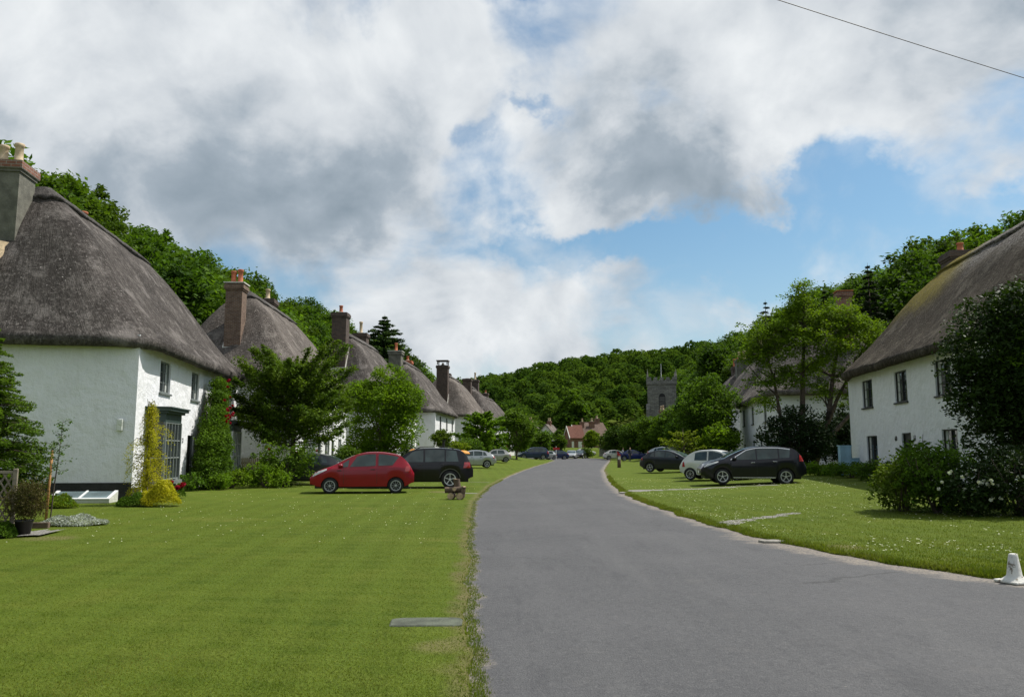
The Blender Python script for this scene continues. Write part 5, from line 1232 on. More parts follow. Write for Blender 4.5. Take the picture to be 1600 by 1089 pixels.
for px, D_, H_, r_, mt, lab in [(1052, 98, 6.0, 2.8, 'mid', 'tall hedge tree directly beneath the church tower'), (1024, 104, 5.3, 2.6, 'wood2', 'hedge tree left of the one beneath the church tower'), (1000, 118, 5.8, 3.0, 'wood', 'dark arching hedge tree over the small white cottage'),
                                 (972, 128, 5.4, 3.0, 'wood', 'rounded dark hedge tree behind the white estate car'), (955, 136, 4.4, 2.2, 'wood2', 'leftmost dark hedge tree next to the brick house'), (1078, 112, 8.2, 2.4, 'wood', 'darker tree rising just right of the church tower foot')]:
    broadleaf('hedge_tree', X(px, D_), D_, H_, r_, LF[mt], lab, 'hedge trees on the right of the bend', base=.5, leaf=.17, cs=.6, k=10)
broadleaf('hedge_tree', X(925, 165), 165, 3.6, 1.8, LF['yellowgreen'], 'small yellow-green bush in front of the brick house', None, base=.2, leaf=.2, cs=.5, cat='shrub')
for px, D_, H_, r_, lab in [(1372, 78, 13.5, 2.3, 'pointed dark conifer on the right hillside beside the mossy roof'), (1300, 84, 13, 1.8, 'slim dark conifer on the right hillside above the second cottage'), (1205, 112, 13.5, 3.2, 'broad dark pine on the right hillside skyline')]:
    x = X(px, D_); zt = 1.7+(702-{1372: 405, 1300: 447, 1205: 465}[px])/1250*D_
    conifer('hill_conifer', x, D_, max(8, zt-ground(x, D_)), r_, LF['yew'], lab, 'conifers on the right hillside', lsize=.20, rows=18, per=9, droop=.12, nl=90, prof=1.7)
# big dark tree at the right edge
lo = [(0, 0, 3.7, 1.6, 1.5, 1.9), (-.95, -.2, 4.1, .8, .9, .8), (-.7, 0, 2.9, .9, .9, .8), (.6, 0, 5.0, 1.1, 1.1, .85), (1.2, 0, 4.0, 1.2, 1.2, 1.4), (0, -.5, 5.0, .9, .9, .6), (-1.0, -.2, 3.3, .7, .7, .6), (.3, -.6, 2.6, 1.1, .9, .9), (1.4, -.2, 2.5, 1, 1, 1), (-.2, -.2, 2.2, .8, .8, .6), (0, 0, 1.4, 1.3, 1, .9), (-1.1, -.3, 2.4, .6, .6, .7), (1.6, 0, 5.2, 1, 1, .7), (1.2, -.3, 1.4, 1, .9, .9)]
broadleaf('garden_tree', X(1592, 20.5), 20.5, 5.9, 2.2, LF['dark'], 'large glossy dark leafed tree at the right edge in front of the cottage', base=1.2, leaf=.058, cs=.33, lobes=lo, dens=2.6, tr=.14, nl=26, shell=.5)
broadleaf('garden_tree', X(1640, 20), 20.3, 5.2, 1.3, LF['bright'], 'bright leafed tree top cut by the right edge of the photograph', base=2.5, leaf=.07, cs=.3, tr=.08)

# ------------------------------------------------------------------ right garden
bush('garden_shrub', X(1405, 20.2), 20.2, 1.45, .8, .8, LF['olive'], 'yellowish green bush at the left end of the right border', 'bushes of the right border', leaf=.05, cs=.17, spiky=.3)
bush('garden_shrub', X(1458, 19.4), 19.4, 1.75, .95, .8, LF['mid'], 'tall green bush in the middle of the right border', 'bushes of the right border', leaf=.05, cs=.17, spiky=.35)
bush('rose_bush', X(1512, 18.6), 18.6, 1.35, .85, .7, LF['dark'], 'dark rose bush with white blooms in the right border', 'bushes of the right border', leaf=.045, cs=.16, flowers=('white', 34, .05))
bush('rose_bush', X(1585, 18.2), 18.2, 1.7, .95, .7, LF['dark'], 'dark rose bush with a few white blooms at the right edge', 'bushes of the right border', leaf=.045, cs=.16, flowers=('white', 20, .045))
bush('garden_shrub', X(1372, 34), 34, .9, 1.3, .9, LF['mid'], 'low green bush under the tall dark window of the mossy cottage', 'low plants along the right cottage', leaf=.06, cs=.2)
bush('garden_shrub', X(1328, 37), 37, .75, 1.3, .8, LF['wood2'], 'low dark green clump against the foot of the pale blue wall', 'low plants along the right cottage', leaf=.06, cs=.2)
bush('garden_shrub', X(1285, 40), 40, .7, 1.2, .8, LF['bright'], 'low bright green leaves beside the black crossover tail', 'low plants along the right cottage', leaf=.07, cs=.2)
feathery('climbing_shrub', 15.9, 31.9, 2.1, .55, LF['mid'], 'slim climbing plant left of the cottage door numbered 61', 'shrub', n_br=26, nl=70, leaf=.06, tr=.03, rise=.4, seed=2)
feathery('climbing_shrub', 15.6, 30.3, 2.0, .6, LF['olive'], 'thin climber right beside the door of the mossy cottage', 'shrub', n_br=24, nl=70, leaf=.06, tr=.03, rise=.4, seed=6)
w1 = empty('garden_wall', (16.5, 40.2, .2), R(12), 'pale blue painted garden wall stepping down to the right cottage', 'wall')
mb = MB(); mb.box(0, .62, 0, .22, -.4, 1.62); mb.box(.62, 1.75, .012, .2, -.4, 1.0); mb.build('masonry', M['blue_paint'], w1, bevel=.01)
mb = MB(); mb.box(-.03, .65, -.03, .25, 1.622, 1.68); mb.box(.655, 1.78, -.02, .23, 1.002, 1.05); mb.build('coping', M['blue_paint'], w1)
# concrete cone marker
c = empty('marker_cone', (X(1570, 10.35), 10.35, .02), R(18), 'short white painted concrete marker cone on a square foot at the right road edge', 'bollard')
mb = MB(); mb.prism([(-.17, -.17, 0), (.17, -.17, 0), (.17, .17, 0), (-.17, .17, 0)], (0, 0, .035)); mb.build('foot', M['concrete'], c, bevel=.01)
mb = MB(); mb.lathe([(.155, .037), (.10, .075), (.088, .10), (.055, .33), (.05, .35), (.034, .362), (0, .356)], 20); mb.build('cone', M['concrete'], c, smooth=True)
strip('dark_road_strip', [(X(1516, 9.6), 9.55), (X(1600, 9.6)+.5, 9.45)], .14, simple('dark_strip', (.03, .03, .03), .9, .3, 12), -.062+.04+.0, .2)  # narrow near-black strip laid on the ground in front of the cone
# wooden post with red cap
p = empty('marker_post', (X(967, 70), 70, ground(X(967, 70), 70)), 0, 'short wooden post with a red slanted top on the right verge', 'post')
mb = MB(); mb.tube([(0, 0, -.2), (0, 0, 1.05)], [.16, .15], 10); mb.build('post', M['wood_dark'], p, smooth=True)
mb = MB(); mb.prism([(-.16, -.1, 1.05), (.16, -.1, 1.05), (.16, -.1, 1.12), (-.16, -.1, 1.42)], (0, .2, 0)); mb.build('cap', M['lens_red'], p)
mb = MB(); mb.box(-.11, .11, -.175, -.16, .72, .92); mb.build('notice', M['plate_white'], p)
# overhead cable, high above the road on the right
mb = MB(); a = Vector((X(1100, 22), 22.5, 1.7+.62*22)); bb = Vector((19.5, 19.5, 8.6))
a = Vector((5.2, 15.0, 10.9)); bb = Vector((24.5, 27.5, 13.0)); n_ = 30
def ray(px, py, D):      # a point D metres ahead that the photograph shows at px, py
    u, v_ = (px-800)/1240, (544.5-py)/1240; yy = math.cos(PITCH)-v_*math.sin(PITCH); z_ = math.sin(PITCH)+v_*math.cos(PITCH)
    return Vector((u/yy*D, D, CAMZ+z_/yy*D))
a = ray(1130, -26, 17); bb = ray(1680, 148, 24); d_ = bb-a; a, bb = a-d_*3.0, bb+d_*3.0; n_ = 60
mb.tube([a.lerp(bb, i/n_)-Vector((0, 0, .9*(math.sin(PI*i/n_)-1))) for i in range(n_+1)], .011, 6)
tag(mb.build('overhead_cable', M['cable']), 'thin black overhead cable crossing the sky at the upper right', 'cable')

# ------------------------------------------------------------------ left garden
conifer('spruce_tree', X(-34, 18), 18, 4.75, 1.62, LF['mid'], 'green spruce reaching in at the left edge in front of the cottage', lsize=.045, rows=24, per=10, droop=.16, uplift=.14, base=.14, nl=330, tr=.06)
s = empty('sapling', (X(86, 18.6), 18.6, ground(-10.6, 18.6)), 0, 'thin young sapling tied to an orange stake on the left lawn', 'sapling')
mb = MB(); mb.tube([(.0, 0, -.1), (.04, 0, .8), (.10, 0, 1.5), (.14, 0, 2.3)], [.016, .014, .01, .004], 6)
P_ = []
for k in range(17):
    t_ = k/16; h = lerp(1.1, 2.25, t_); a_ = k*2.4; L_ = .30*(1-.35*t_)*random.uniform(.6, 1.1)
    b0 = Vector((.03+.10*(h/2.3), 0, h)); e_ = b0+Vector((math.cos(a_)*L_, math.sin(a_)*L_, .06)); mb.tube([b0, b0.lerp(e_, .5)+Vector((0, 0, .03)), e_], [.005, .004, .002], 4)
    u_ = rng.random(26); P_.append(np.array(b0)+np.outer(u_, np.array(e_-b0))+rng.normal(size=(26, 3))*.03)
P_ = np.concatenate(P_); v, f = leaves(P_, .032*(.6+.7*rng.random(len(P_))), .6, .5); npmesh('crown', v, f, LF['mid'], s); mb.build('trunk', M['bark'], s)
st = empty('stake', (X(84, 18.5), 18.45, ground(-10.6, 18.5)), 0, 'upright orange wooden stake supporting the sapling', 'stake')
mb = MB(); mb.tube([(-.04, 0, -.15), (0, 0, 1.62)], [.032, .028], 8); mb.build('stake_rod', M['wood_orange'], st, smooth=True)
mb = MB(); mb.tube([(.0+.06*math.cos(a_), .06*math.sin(a_), 1.2) for a_ in [2*PI*i/10 for i in range(11)]], .008, 4); mb.build('tie', M['pot'], st)
# trellis fence
tr_ = empty('trellis_fence', (-11.98, 14.78, ground(-11, 15)), math.atan2(.95, 2.26), 'diagonal lattice trellis fence panel at the left edge', 'fence')
mb = MB(); Lt = 2.45; Ht = 1.12
for k in range(-11, 25):
    for sg in (-1, 1):
        x0 = k*.13; pts = []
        xa, za = x0, 0; xb_, zb_ = x0+sg*Ht*.55, Ht
        t0, t1 = 0, 1
        if sg == 1:
            t0 = max(0, (0-xa)/(xb_-xa)); t1 = min(1, (Lt-xa)/(xb_-xa))
        else:
            t0 = max(0, (Lt-xa)/(xb_-xa)); t1 = min(1, (0-xa)/(xb_-xa))
        if t1-t0 < .05: continue
        pa = (lerp(xa, xb_, t0), sg*.008, lerp(za, zb_, t0)+.05); pb = (lerp(xa, xb_, t1), sg*.008, lerp(za, zb_, t1)+.05); mb.tube([pa, pb], .018, 4)
mb.build('lattice', M['wood'], tr_)
mb = MB(); mb.box(-.02, Lt, -.03, .03, Ht+.05, Ht+.10); mb.box(-.02, Lt, -.03, .03, 0.0, .05); mb.build('rail', M['wood'], tr_)
for xx in (0, Lt): mb = MB(); mb.box(xx-.04, xx+.04, -.045, .045, -.2, Ht+.14); mb.build('post', M['wood'], tr_, bevel=.008)
# potted shrub
pp = empty('potted_shrub', (X(46, 15.5), 15.5, ground(-9.4, 15.5)+.03), 0, 'bushy bronze-green shrub growing in a black plastic pot', 'plant')
mb = MB(); mb.lathe([(0, 0), (.12, 0), (.155, .24), (.17, .245), (.17, .28), (.15, .28), (.145, .24), (0, .23)], 20); mb.build('pot', M['pot'], pp, smooth=True)
P_, d, c_ = clumps([(0, 0, .62, .36, .36, .34), (.1, -.05, .78, .25, .25, .22), (-.12, 0, .55, .28, .28, .25), (.15, 0, .5, .25, .25, .22)], 330, 18, .11, .9, shell=.4); P_[:, 2] += rng.random(len(P_))**3*.12
v, f = leaves(P_, .022*(.6+.9*rng.random(len(P_))), .1, .35); npmesh('foliage', v, f, LF['bronze'], pp)
# silver ground cover, low flowers
def mat_plant(name, x, y, rx, ry, H, mat, label, cat='plant', leaf=.03, n_=5000, fl=None, rz=0):
    o = empty(name, (x, y, ground(x, y)), rz, label, cat); a_ = rng.random(n_)*2*PI; rr = np.sqrt(rng.random(n_))
    P_ = np.stack([np.cos(a_)*rr*rx, np.sin(a_)*rr*ry, np.zeros(n_)], 1)
    hh = np.array([H*(1-r_*r_)**.5*(.65+.5*noise.noise(Vector((p[0]*3, p[1]*3, x)))) for p, r_ in zip(P_, rr*.98)]); P_[:, 2] = hh*(.35+.65*rng.random(n_)**.4)
    v, f = leaves(P_, leaf*(.6+.8*rng.random(n_)), .1, .35); npmesh('foliage', v, f, mat, o)
    if fl: flower_heads(o, fl, [(0, 0, H*.5, rx*.8, ry*.8, H*.5)])
    return o
mat_plant('silver_plant', X(122, 17.7), 17.7, .72, .42, .26, LF['silver'], 'spreading silver-grey cushion plant on the lawn by the sapling', n_=9000, leaf=.028, rz=.2)
mat_plant('low_plant', X(95, 22.5), 22.5, .55, .4, .55, LF['yellowgreen'], 'yellow-green leafy plant beside the glass cold frame', n_=3500, leaf=.045)
mat_plant('low_plant', X(5, 15.2), 15.2, .35, .3, .35, LF['mid'], 'small dark green plant under the trellis at the left edge', n_=2500, leaf=.035)
tb = empty('timber_edging', (X(66, 17), 17.0, ground(-10, 17)), .1, 'short dark timber edging behind the black plant pot', 'edging'); mb = MB(); mb.box(-.3, .25, -.05, .05, -.05, .12); mb.build('board', M['wood_dark'], tb, bevel=.01)
# cold frame leaning by the plinth
cf = empty('cold_frame', (-13.1, 24.7, ground(-13, 24.7)), R(7), 'low glazed cold frame with white edges against the black plinth', 'cold frame')
mb = MB(); A, B_ = (-.95, -.35), (.85, .35)
mb.box(A[0], B_[0], A[1], A[1]+.05, 0, .10); mb.box(A[0], B_[0], B_[1]-.05, B_[1], 0, .30)
for xx in (A[0], B_[0]-.05): mb.prism([(xx, A[1]+.052, .0), (xx, B_[1]-.052, 0), (xx, B_[1]-.052, .30), (xx, A[1]+.052, .10)], (.05, 0, 0))
mb.build('box', M['cream'], cf)
mb = MB()
for x0, x1 in ((A[0], A[0]+.1), (B_[0]-.1, B_[0]), (-.08, -.02)): mb.prism([(x0, A[1]-.02, .105), (x1, A[1]-.02, .105), (x1, B_[1], .315), (x0, B_[1], .315)], (0, 0, .03))
mb.prism([(A[0]+.1, A[1]-.02, .107), (B_[0]-.1, A[1]-.02, .107), (B_[0]-.1, A[1]+.05, .128), (A[0]+.1, A[1]+.05, .128)], (0, 0, .028)); mb.build('lid', M['frame_white'], cf)
mb = MB(); mb.poly([(A[0]+.05, A[1], .118), (B_[0]-.05, A[1], .118), (B_[0]-.05, B_[1]-.01, .318), (A[0]+.05, B_[1]-.01, .318)]); mb.build('pane', glassmat('cold_frame_glass', (.08, .11, .12), .15), cf, fix=False)
# golden weeping cypress
g_ = empty('golden_cypress', (X(232, 24), 24, ground(-10.9, 24)), 0, 'golden yellow weeping cypress in front of the bay window', 'tree'); mb = MB(); P_ = []; random.seed(12)
mb.tube([(0, 0, -.1), (.03, 0, .9), (-.04, 0, 1.9), (0, 0, 2.6), (-.12, 0, 3.15)], [.06, .05, .035, .02, .006], 7)
for i in range(64):
    t_ = i/63; h = lerp(.35, 3.0, t_); a_ = i*2.4+random.uniform(-.4, .4); L_ = lerp(.78, .14, t_**.8)*random.choice([.5, .75, 1.1, 1.3]); 
    if i in (36, 40, 44, 47): L_ = .85
    s0 = Vector((0, 0, h)); md = s0+Vector((math.cos(a_)*L_*.55, math.sin(a_)*L_*.55, .10)); e_ = s0+Vector((math.cos(a_)*L_, math.sin(a_)*L_, -.10-.15*L_)); mb.tube([s0, md, e_], [.014, .01, .004], 4, False)
    m_ = int(60+340*L_); u = rng.random(m_); q = ((1-u)**2)[:, None]*np.array(s0)+(2*u*(1-u))[:, None]*np.array(md)+(u**2)[:, None]*np.array(e_)
    q += rng.normal(size=(m_, 3))*.045; q[:, 2] -= rng.random(m_)**1.5*.34*(.3+u); P_.append(q)
P_ = np.concatenate(P_); v, f = leaves(P_, .030*(.6+.8*rng.random(len(P_))), 0, .3); npmesh('crown', v, f, LF['gold'], g_); mb.build('trunk', M['bark'], g_)
mat_plant('golden_shrub', X(253, 23.4), 23.4, .62, .5, .95, LF['gold'], 'low golden mound at the foot of the weeping cypress', 'shrub', leaf=.035, n_=6500)
mat_plant('low_plant', X(215, 23.3), 23.3, .5, .4, .5, LF['mid'], 'green tufts left of the low golden mound at the house corner', 'plant', leaf=.04, n_=2500)
# climbing rose on the front wall
cr_ = empty('climbing_rose', (-12.45, 33.3, .05), R(97.8), 'tall climbing rose with dark red blooms on the nearest left cottage', 'climber')
lo = [(0, 0, .9, 1.4, .7, .95), (.2, 0, 1.8, 1.3, .6, .8), (.5, .1, 2.5, 1.0, .5, .6), (1.0, .15, 3.1, .9, .45, .5), (1.5, .2, 3.8, .8, .4, .5), (1.8, .25, 4.4, .5, .35, .35)]
crown('foliage', lo, 1700, 24, .2, .05, LF['mid'], cr_, .8, shell=.5); mb = MB()
for k in range(6): limb(mb, (random.uniform(-.3, .3), .2, -.1), (random.uniform(-.4, .7), .3, random.uniform(2.5, 4.2)), .03, .01)
mb.build('stem', M['bark'], cr_)
flower_heads(cr_, ('red', 0, .075), pts=[(random.uniform(-.5, 1.0)+.55*(z_-2.7), -.48-random.random()*.1+.22*(z_ > 3.5), z_) for z_ in [2.75, 2.8, 2.9, 3.0, 3.05, 3.1, 3.2, 3.3, 3.4, 3.5, 3.7, 3.9, 4.3, 4.55, 4.6, 3.0, 3.25]])
for i, (px, D_, H_, rx, ry, mt, lab, fl) in enumerate([(300, 31.5, .75, .6, .5, 'mid', 'low green shrub right of the bay window', None), (335, 32.5, .95, .85, .6, 'bright', 'bright green shrub at the foot of the climbing rose', None),
        (362, 33.5, .9, .9, .6, 'bright', 'bright green shrub with a yellow sprig nearest the grey fence', ('pink', 0, .1)), (390, 37, .85, 1.1, .7, 'mid', 'loose green shrub in front of the grey picket fence', None)]):
    bush('border_shrub', X(px, D_), D_, H_, rx, ry, LF[mt], lab, 'shrubs along the nearest left cottage', leaf=.05, cs=.18)
mat_plant('flowering_plant', X(279, 27), 27, .3, .3, .6, LF['mid'], 'small plant with red and pink blooms under the bay window', 'plant', leaf=.04, n_=1200, fl=('red', 6, .10))
# picket fence and shed in the gap
pf = empty('picket_fence', (-15.4, 44.0, 0.05), R(0), 'weathered grey picket fence closing the gap beside the nearest left cottage', 'fence'); mb = MB()
for k in range(17): mb.prism([(k*.115, 0, 0), (k*.115+.085, 0, 0), (k*.115+.085, 0, 1.12), (k*.115+.042, 0, 1.2), (k*.115, 0, 1.12)], (0, .02, 0))
mb.build('pickets', M['wood'], pf); mb = MB(); mb.box(-.1, 2.05, .021, .06, .3, .38); mb.box(-.1, 2.05, .021, .06, .85, .93); mb.build('rail', M['wood'], pf)
for xx in (-.1, 2.05): mb = MB(); mb.box(xx-.06, xx+.06, -.03, .09, -.2, 1.35); mb.build('post', M['wood'], pf)
sh = empty('shed', (-16.2, 46.2, .1), 0, 'low dark shed with a tiled lean-to roof between the two nearest left cottages', 'shed')
mb = MB(); mb.box(0, 3.2, 0, .1, -.2, 1.75); mb.box(0, .1, .1, 2.6, -.2, 2.4); mb.box(3.1, 3.2, .1, 2.6, -.2, 2.4); mb.build('wall', M['wood_dark'], sh)
mb = MB(); mb.prism([(-.2, -.35, 1.78), (3.4, -.35, 1.78), (3.4, 2.6, 3.1), (-.2, 2.6, 3.1)], (0, 0, .1)); mb.build('roof', M['tile_brown'], sh)
# mid left border plants
bush('garden_shrub', X(446, 35.6), 35.6, 2.15, 1.45, .8, LF['mid'], 'tall leafy shrub with a few red flowers below the feathery tree', None, leaf=.07, cs=.26, flowers=('red', 4, .06))
bush('garden_shrub', X(420, 34.5), 34.5, 1.2, 1.1, .8, LF['bright'], 'lower bright shrub at the left foot of the feathery tree', None, leaf=.06, cs=.22)
bush('garden_shrub', X(543, 44), 44, 1.9, 1.0, .9, LF['mid'], 'green bush between the dark grey hatchback and the red hatchback roof', None, leaf=.08, cs=.25)
bush('garden_shrub', X(545, 60), 60, 2.1, 1.3, 1.0, LF['olive'], 'pale bush near the second left cottage end wall', None, leaf=.09, cs=.3)
t_ = broadleaf('topiary_tree', X(690, 74), 74, 3.1, .95, LF['olive'], 'small round-headed tree before the fourth left cottage', base=1.4, leaf=.09, cs=.28, tr=.05)
for px, D_, H_, rx, mt, lab in [(712, 78, 2.2, 1.4, 'yellowgreen', 'yellowish bush right of the small round-headed tree'), (735, 80, 2.8, 1.5, 'mid', 'green hedge bush behind the silver five-door hatchback'), (664, 70, 1.3, .7, 'mid', 'small clipped bush at the fourth cottage corner'),
                                 (678, 70, 1.2, .7, 'wood2', 'small clipped bush beside the round-headed tree stem'), (774, 96, 2.6, 1.6, 'wood', 'dark green bush behind the older pale silver hatchback'), (640, 66, 2.0, 1.2, 'dark', 'dark bush under the bright green tree')]:
    bush('hedge_bush', X(px, D_), D_, H_, rx, rx*.8, LF[mt], lab, 'bushes before the farther left cottages', leaf=.11, cs=.35)
gp = empty('gate_post', (X(693, 58), 58, ground(X(693, 58), 58)), 0, 'slim black post standing up behind the black four-by-four', 'post'); mb = MB(); mb.box(-.09, .09, -.09, .09, -.2, 2.15); mb.build('shaft', M['black_tar'], gp, bevel=.01); mb = MB(); mb.prism([(-.12, -.12, 2.152), (.12, -.12, 2.152), (.12, .12, 2.152), (-.12, .12, 2.152)], (0, 0, .07)); mb.build('cap', M['black_tar'], gp)
for px, D_, lab in ((723, 60, 'long orange canvas parasol closed low behind the black four-by-four'), (646, 60, 'small orange canvas parasol top left of the black four-by-four')):
    o = empty('parasol', (X(px, D_), D_, ground(X(px, D_), D_)), 0, lab, 'parasol'); mb = MB(); rr = .55 if px == 723 else .38
    mb.lathe([(0, 1.50), (rr*.4, 1.48), (rr*.8, 1.38), (rr, 1.26), (rr*.98, 1.22), (rr*.6, 1.3), (0, 1.36)], 16); mb.build('canopy', M['orange'], o, smooth=True); mb = MB(); mb.tube([(0, 0, -.1), (0, 0, 1.38)], .025, 6); mb.build('pole', M['wood'], o)
sg = empty('road_sign', (X(869, 126), 126, ground(X(869, 126), 126)), 0, 'white post with a small red board at the end of the left grass', 'sign'); mb = MB(); mb.tube([(0, 0, -.2), (0, 0, 2.1)], .05, 8); mb.build('post', M['frame_white'], sg); mb = MB(); mb.box(-.5, .55, -.06, -.03, 1.55, 1.9); mb.build('board', M['lens_red'], sg)
bt = empty('post_box', (X(794, 108), 108, ground(X(794, 108), 108)), 0, 'small orange-red box on a post beneath the mid green tree', 'post box'); mb = MB(); mb.box(-.25, .25, -.2, .2, 1.3, 2.1); mb.build('box', M['terracotta'], bt, bevel=.03); mb = MB(); mb.tube([(0, 0, -.2), (0, 0, 1.3)], .06, 8); mb.build('post', M['wood'], bt)
gw = empty('stone_wall', (16.2, 148, 1.0), R(4), 'low rough stone wall between the road end and the hedge trees', 'wall'); mb = MB()
for k in range(14): mb.box(k*.72, k*.72+.70, 0, .4, -1.2, random.uniform(.65, .95))
mb.build('masonry', M['stone'], gw, bevel=.02)
bush('garden_shrub', X(918, 146), 146, 2.0, 1.0, .9, LF['olive'], 'small shrub at the road end in front of the brick house', None, leaf=.13, cs=.35)

# log figure on the lawn edge
lg = empty('log_seat', (X(712, 26.9), 26.9, ground(-1.9, 26.9)), R(0), 'rustic seat of rough logs at the left edge of the road', 'log seat')
def log(a, b_, r_, bark_='wood_dark'):
    mb = MB(); a = Vector(a); b_ = Vector(b_); pts = [a.lerp(b_, i/4) for i in range(5)]; mb.tube(pts, [r_*random.uniform(.93, 1.07) for _ in pts], 12); ob = mb.build('log', M[bark_], lg)
    mb = MB(); d = (a-b_).normalized(); x_ = d.cross(Vector((0, 0, 1))).normalized() if abs(d.z) < .9 else Vector((1, 0, 0)); y_ = d.cross(x_)
    for c0, sg_ in ((a, 1), (b_, -1)): mb.poly([c0+d*sg_*.004+x_*r_*.9*math.cos(t)+y_*r_*.9*math.sin(t) for t in [2*PI*k/12 for k in range(12)]])
    mb.build('cut_end', M['wood_cut'], ob, fix=False)
log((-.14, -.28, .115), (-.1, .25, .115), .115); log((.17, -.30, .12), (.2, .2, .12), .12); log((-.34, -.05, .30), (.22, -.06, .33), .10); log((.10, .05, .2), (.03, .05, .66), .12); log((.24, -.16, .1), (.30, -.2, .42), .075); log((-.02, -.22, .34), (.0, .15, .36), .07)

# people far down the street
def person(x, y, rz, label, shirt, legs, lean=0):
    z = ground(x, y); o = empty('person', (x, y, z), rz, label, 'person')
    me = bpy.data.meshes.new('body')
    J = [(0, 0, .95), (0, 0, 1.15), (0, -.02, 1.40), (0, -.03, 1.50), (0, -.05, 1.64), (0, -.05, 1.74), (-.10, 0, .88), (-.12, -.05, .50), (-.13, 0, .08), (-.13, -.14, .04), (.10, 0, .88), (.13, .05, .50), (.14, .12, .09), (.14, -.02, .04),
         (-.19, -.01, 1.40), (-.25, .02, 1.13), (-.23, -.08, .88), (-.22, -.12, .80), (.19, -.01, 1.40), (.26, .03, 1.13), (.24, -.06, .88), (.23, -.10, .80)]
    E = [(0, 1), (1, 2), (2, 3), (3, 4), (4, 5), (0, 6), (6, 7), (7, 8), (8, 9), (0, 10), (10, 11), (11, 12), (12, 13), (2, 14), (14, 15), (15, 16), (16, 17), (2, 18), (18, 19), (19, 20), (20, 21)]
    RD = [.15, .14, .16, .06, .10, .075, .10, .07, .05, .045, .10, .07, .05, .045, .075, .05, .038, .035, .075, .05, .038, .035]
    me.from_pydata(J, E, []); ob = bpy.data.objects.new('body', me); col.objects.link(ob)
    ob.modifiers.new('s', 'SKIN'); 
    for i, r_ in enumerate(RD): me.skin_vertices[0].data[i].radius = (r_, r_*.85)
    me.skin_vertices[0].data[0].use_root = True
    ob.modifiers.new('d', 'SUBSURF').levels = 1
    dg = bpy.context.evaluated_depsgraph_get(); m2 = bpy.data.meshes.new_from_object(ob.evaluated_get(dg)); bpy.data.objects.remove(ob)
    m2.materials.clear(); m2.materials.append(M['skin']); m2.materials.append(shirt); m2.materials.append(legs); m2.materials.append(M['bark'])
    for p_ in m2.polygons:
        c = p_.center; p_.use_smooth = True
        p_.material_index = 3 if (c.z > 1.72 or (c.z > 1.6 and c.y > -.02)) else 0 if c.z > 1.49 or (c.z < .92 and abs(c.x) > .19) else 1 if c.z > .95 or abs(c.x) > .2 else 2
    b_ = bpy.data.objects.new('body', m2); col.objects.link(b_); b_.parent = o
person(X(984, 101), 101, R(30), 'person in a dark top and pale trousers standing by the bright blue saloon', simple('dark_top', (.02, .025, .05), .9), simple('dark_trousers', (.06, .06, .08), .9))
person(X(1014, 108), 108, R(-20), 'person in a dark red top near the hedge on the right', simple('red_top', (.16, .02, .02), .9), simple('black_trousers', (.03, .03, .03), .9))
person(X(974, 103), 103.5, R(60), 'person with a white top left of the bright blue saloon', simple('white_top', (.6, .6, .62), .9), simple('blue_trousers', (.04, .05, .09), .9))

# ------------------------------------------------------------------ grass blades and daisies
def blades(n_, xs, ysv, h, wd, name, zf, lean=.5):
    a = rng.random(n_)*2*PI; ln = rng.random(n_)*lean; H_ = h*(.5+.8*rng.random(n_))
    zs = np.array([zf(x, y) for x, y in zip(xs, ysv)]); b0 = np.stack([xs, ysv, zs], 1)
    sd_ = np.stack([-np.sin(a), np.cos(a), np.zeros(n_)], 1)*(wd*(.6+.8*rng.random(n_)))[:, None]
    tip = b0+np.stack([np.cos(a)*ln*H_, np.sin(a)*ln*H_, H_], 1)
    v = np.stack([b0-sd_, b0+sd_, tip], 1).reshape(-1, 3)
    return v
VB = []
def zf(x, y): return ground(x, y)-.004
n_ = 130000; yy = 5.2+19*rng.random(n_)**1.9; el_ = np.array([edge_l(float(q)) for q in yy]); xx = el_+.03-rng.random(n_)**1.0*(.68*yy-.2+el_)
VB.append(blades(n_, xx, yy, .015, .0028+.0002*yy, 'g', zf, 1.6))
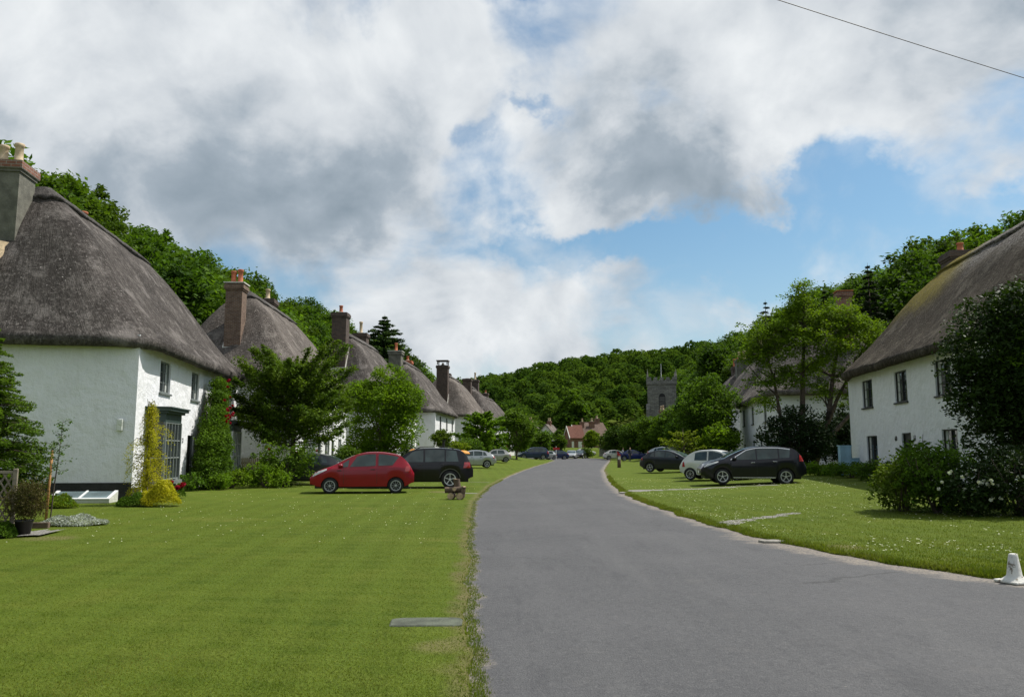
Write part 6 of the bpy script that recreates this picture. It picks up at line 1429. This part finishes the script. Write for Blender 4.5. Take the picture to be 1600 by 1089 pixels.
n_ = 50000; yy = 10.2+18*rng.random(n_)**1.5; er_ = np.array([edge_r(float(q)) for q in yy]); w_ = np.maximum(.5, .66*yy-er_); xx = er_-.0+rng.random(n_)*w_
VB.append(blades(n_, xx, yy, .030, .006, 'g', zf, .9))
n_ = 26000; yy = 4.8+40*rng.random(n_)**1.8; el_ = np.array([edge_l(float(q)) for q in yy]); tuft = np.array([noise.noise(Vector((float(q)*2.2, 0, 5))) for q in yy]); xx = el_+.02+rng.normal(size=n_)*.035+np.maximum(0, tuft)*.07*rng.random(n_)
VB.append(blades(n_, xx, yy, .034, .005, 'g', zf, 1.3))
n_ = 26000; yy = 9.5+40*rng.random(n_)**1.5; er_ = np.array([edge_r(float(q)) for q in yy]); xx = er_+.03+np.abs(rng.normal(size=n_))*.09
VB.append(blades(n_, xx, yy, .06, .006, 'g', zf, 1.0))
v = np.concatenate(VB); o = npmesh('lawn_grass', v, np.arange(len(v)).reshape(-1, 3), M['blade'])
tag(o, 'short mown grass blades of the lawns on both sides of the road', 'grass', kind='stuff')
# daisies and clover heads
n_ = 3400; yy = 11+33*rng.random(n_)**1.1; er_ = np.array([edge_r(float(q)) for q in yy]); xx = er_+.35+rng.random(n_)*9.5
keep = np.array([noise.noise(Vector((float(x)*.55, float(y)*.4, 2)))+.35*noise.noise(Vector((float(x)*2, float(y)*2, 8))) > -.02 for x, y in zip(xx, yy)]); xx, yy = xx[keep], yy[keep]
n2 = 320; y2 = 14+24*rng.random(n2); x2 = -1.5-rng.random(n2)*9; xx = np.concatenate([xx, x2]); yy = np.concatenate([yy, y2])
P_ = np.array([(x, y, ground(float(x), float(y))+.045) for x, y in zip(xx, yy)]); S = .013*(.7+.6*rng.random(len(P_)))
ang = [2*PI*k/6 for k in range(6)]
v = np.stack([P_+np.stack([S*math.cos(a_), S*math.sin(a_), .25*S*(-1)**k], 1) for k, a_ in enumerate(ang)], 1).reshape(-1, 3)
tag(npmesh('daisies', v, np.arange(len(v)).reshape(-1, 6), LF['white']), 'tiny white daisies scattered through the grass of the verges', 'flowers', kind='stuff')
print('objects', len(bpy.data.objects))
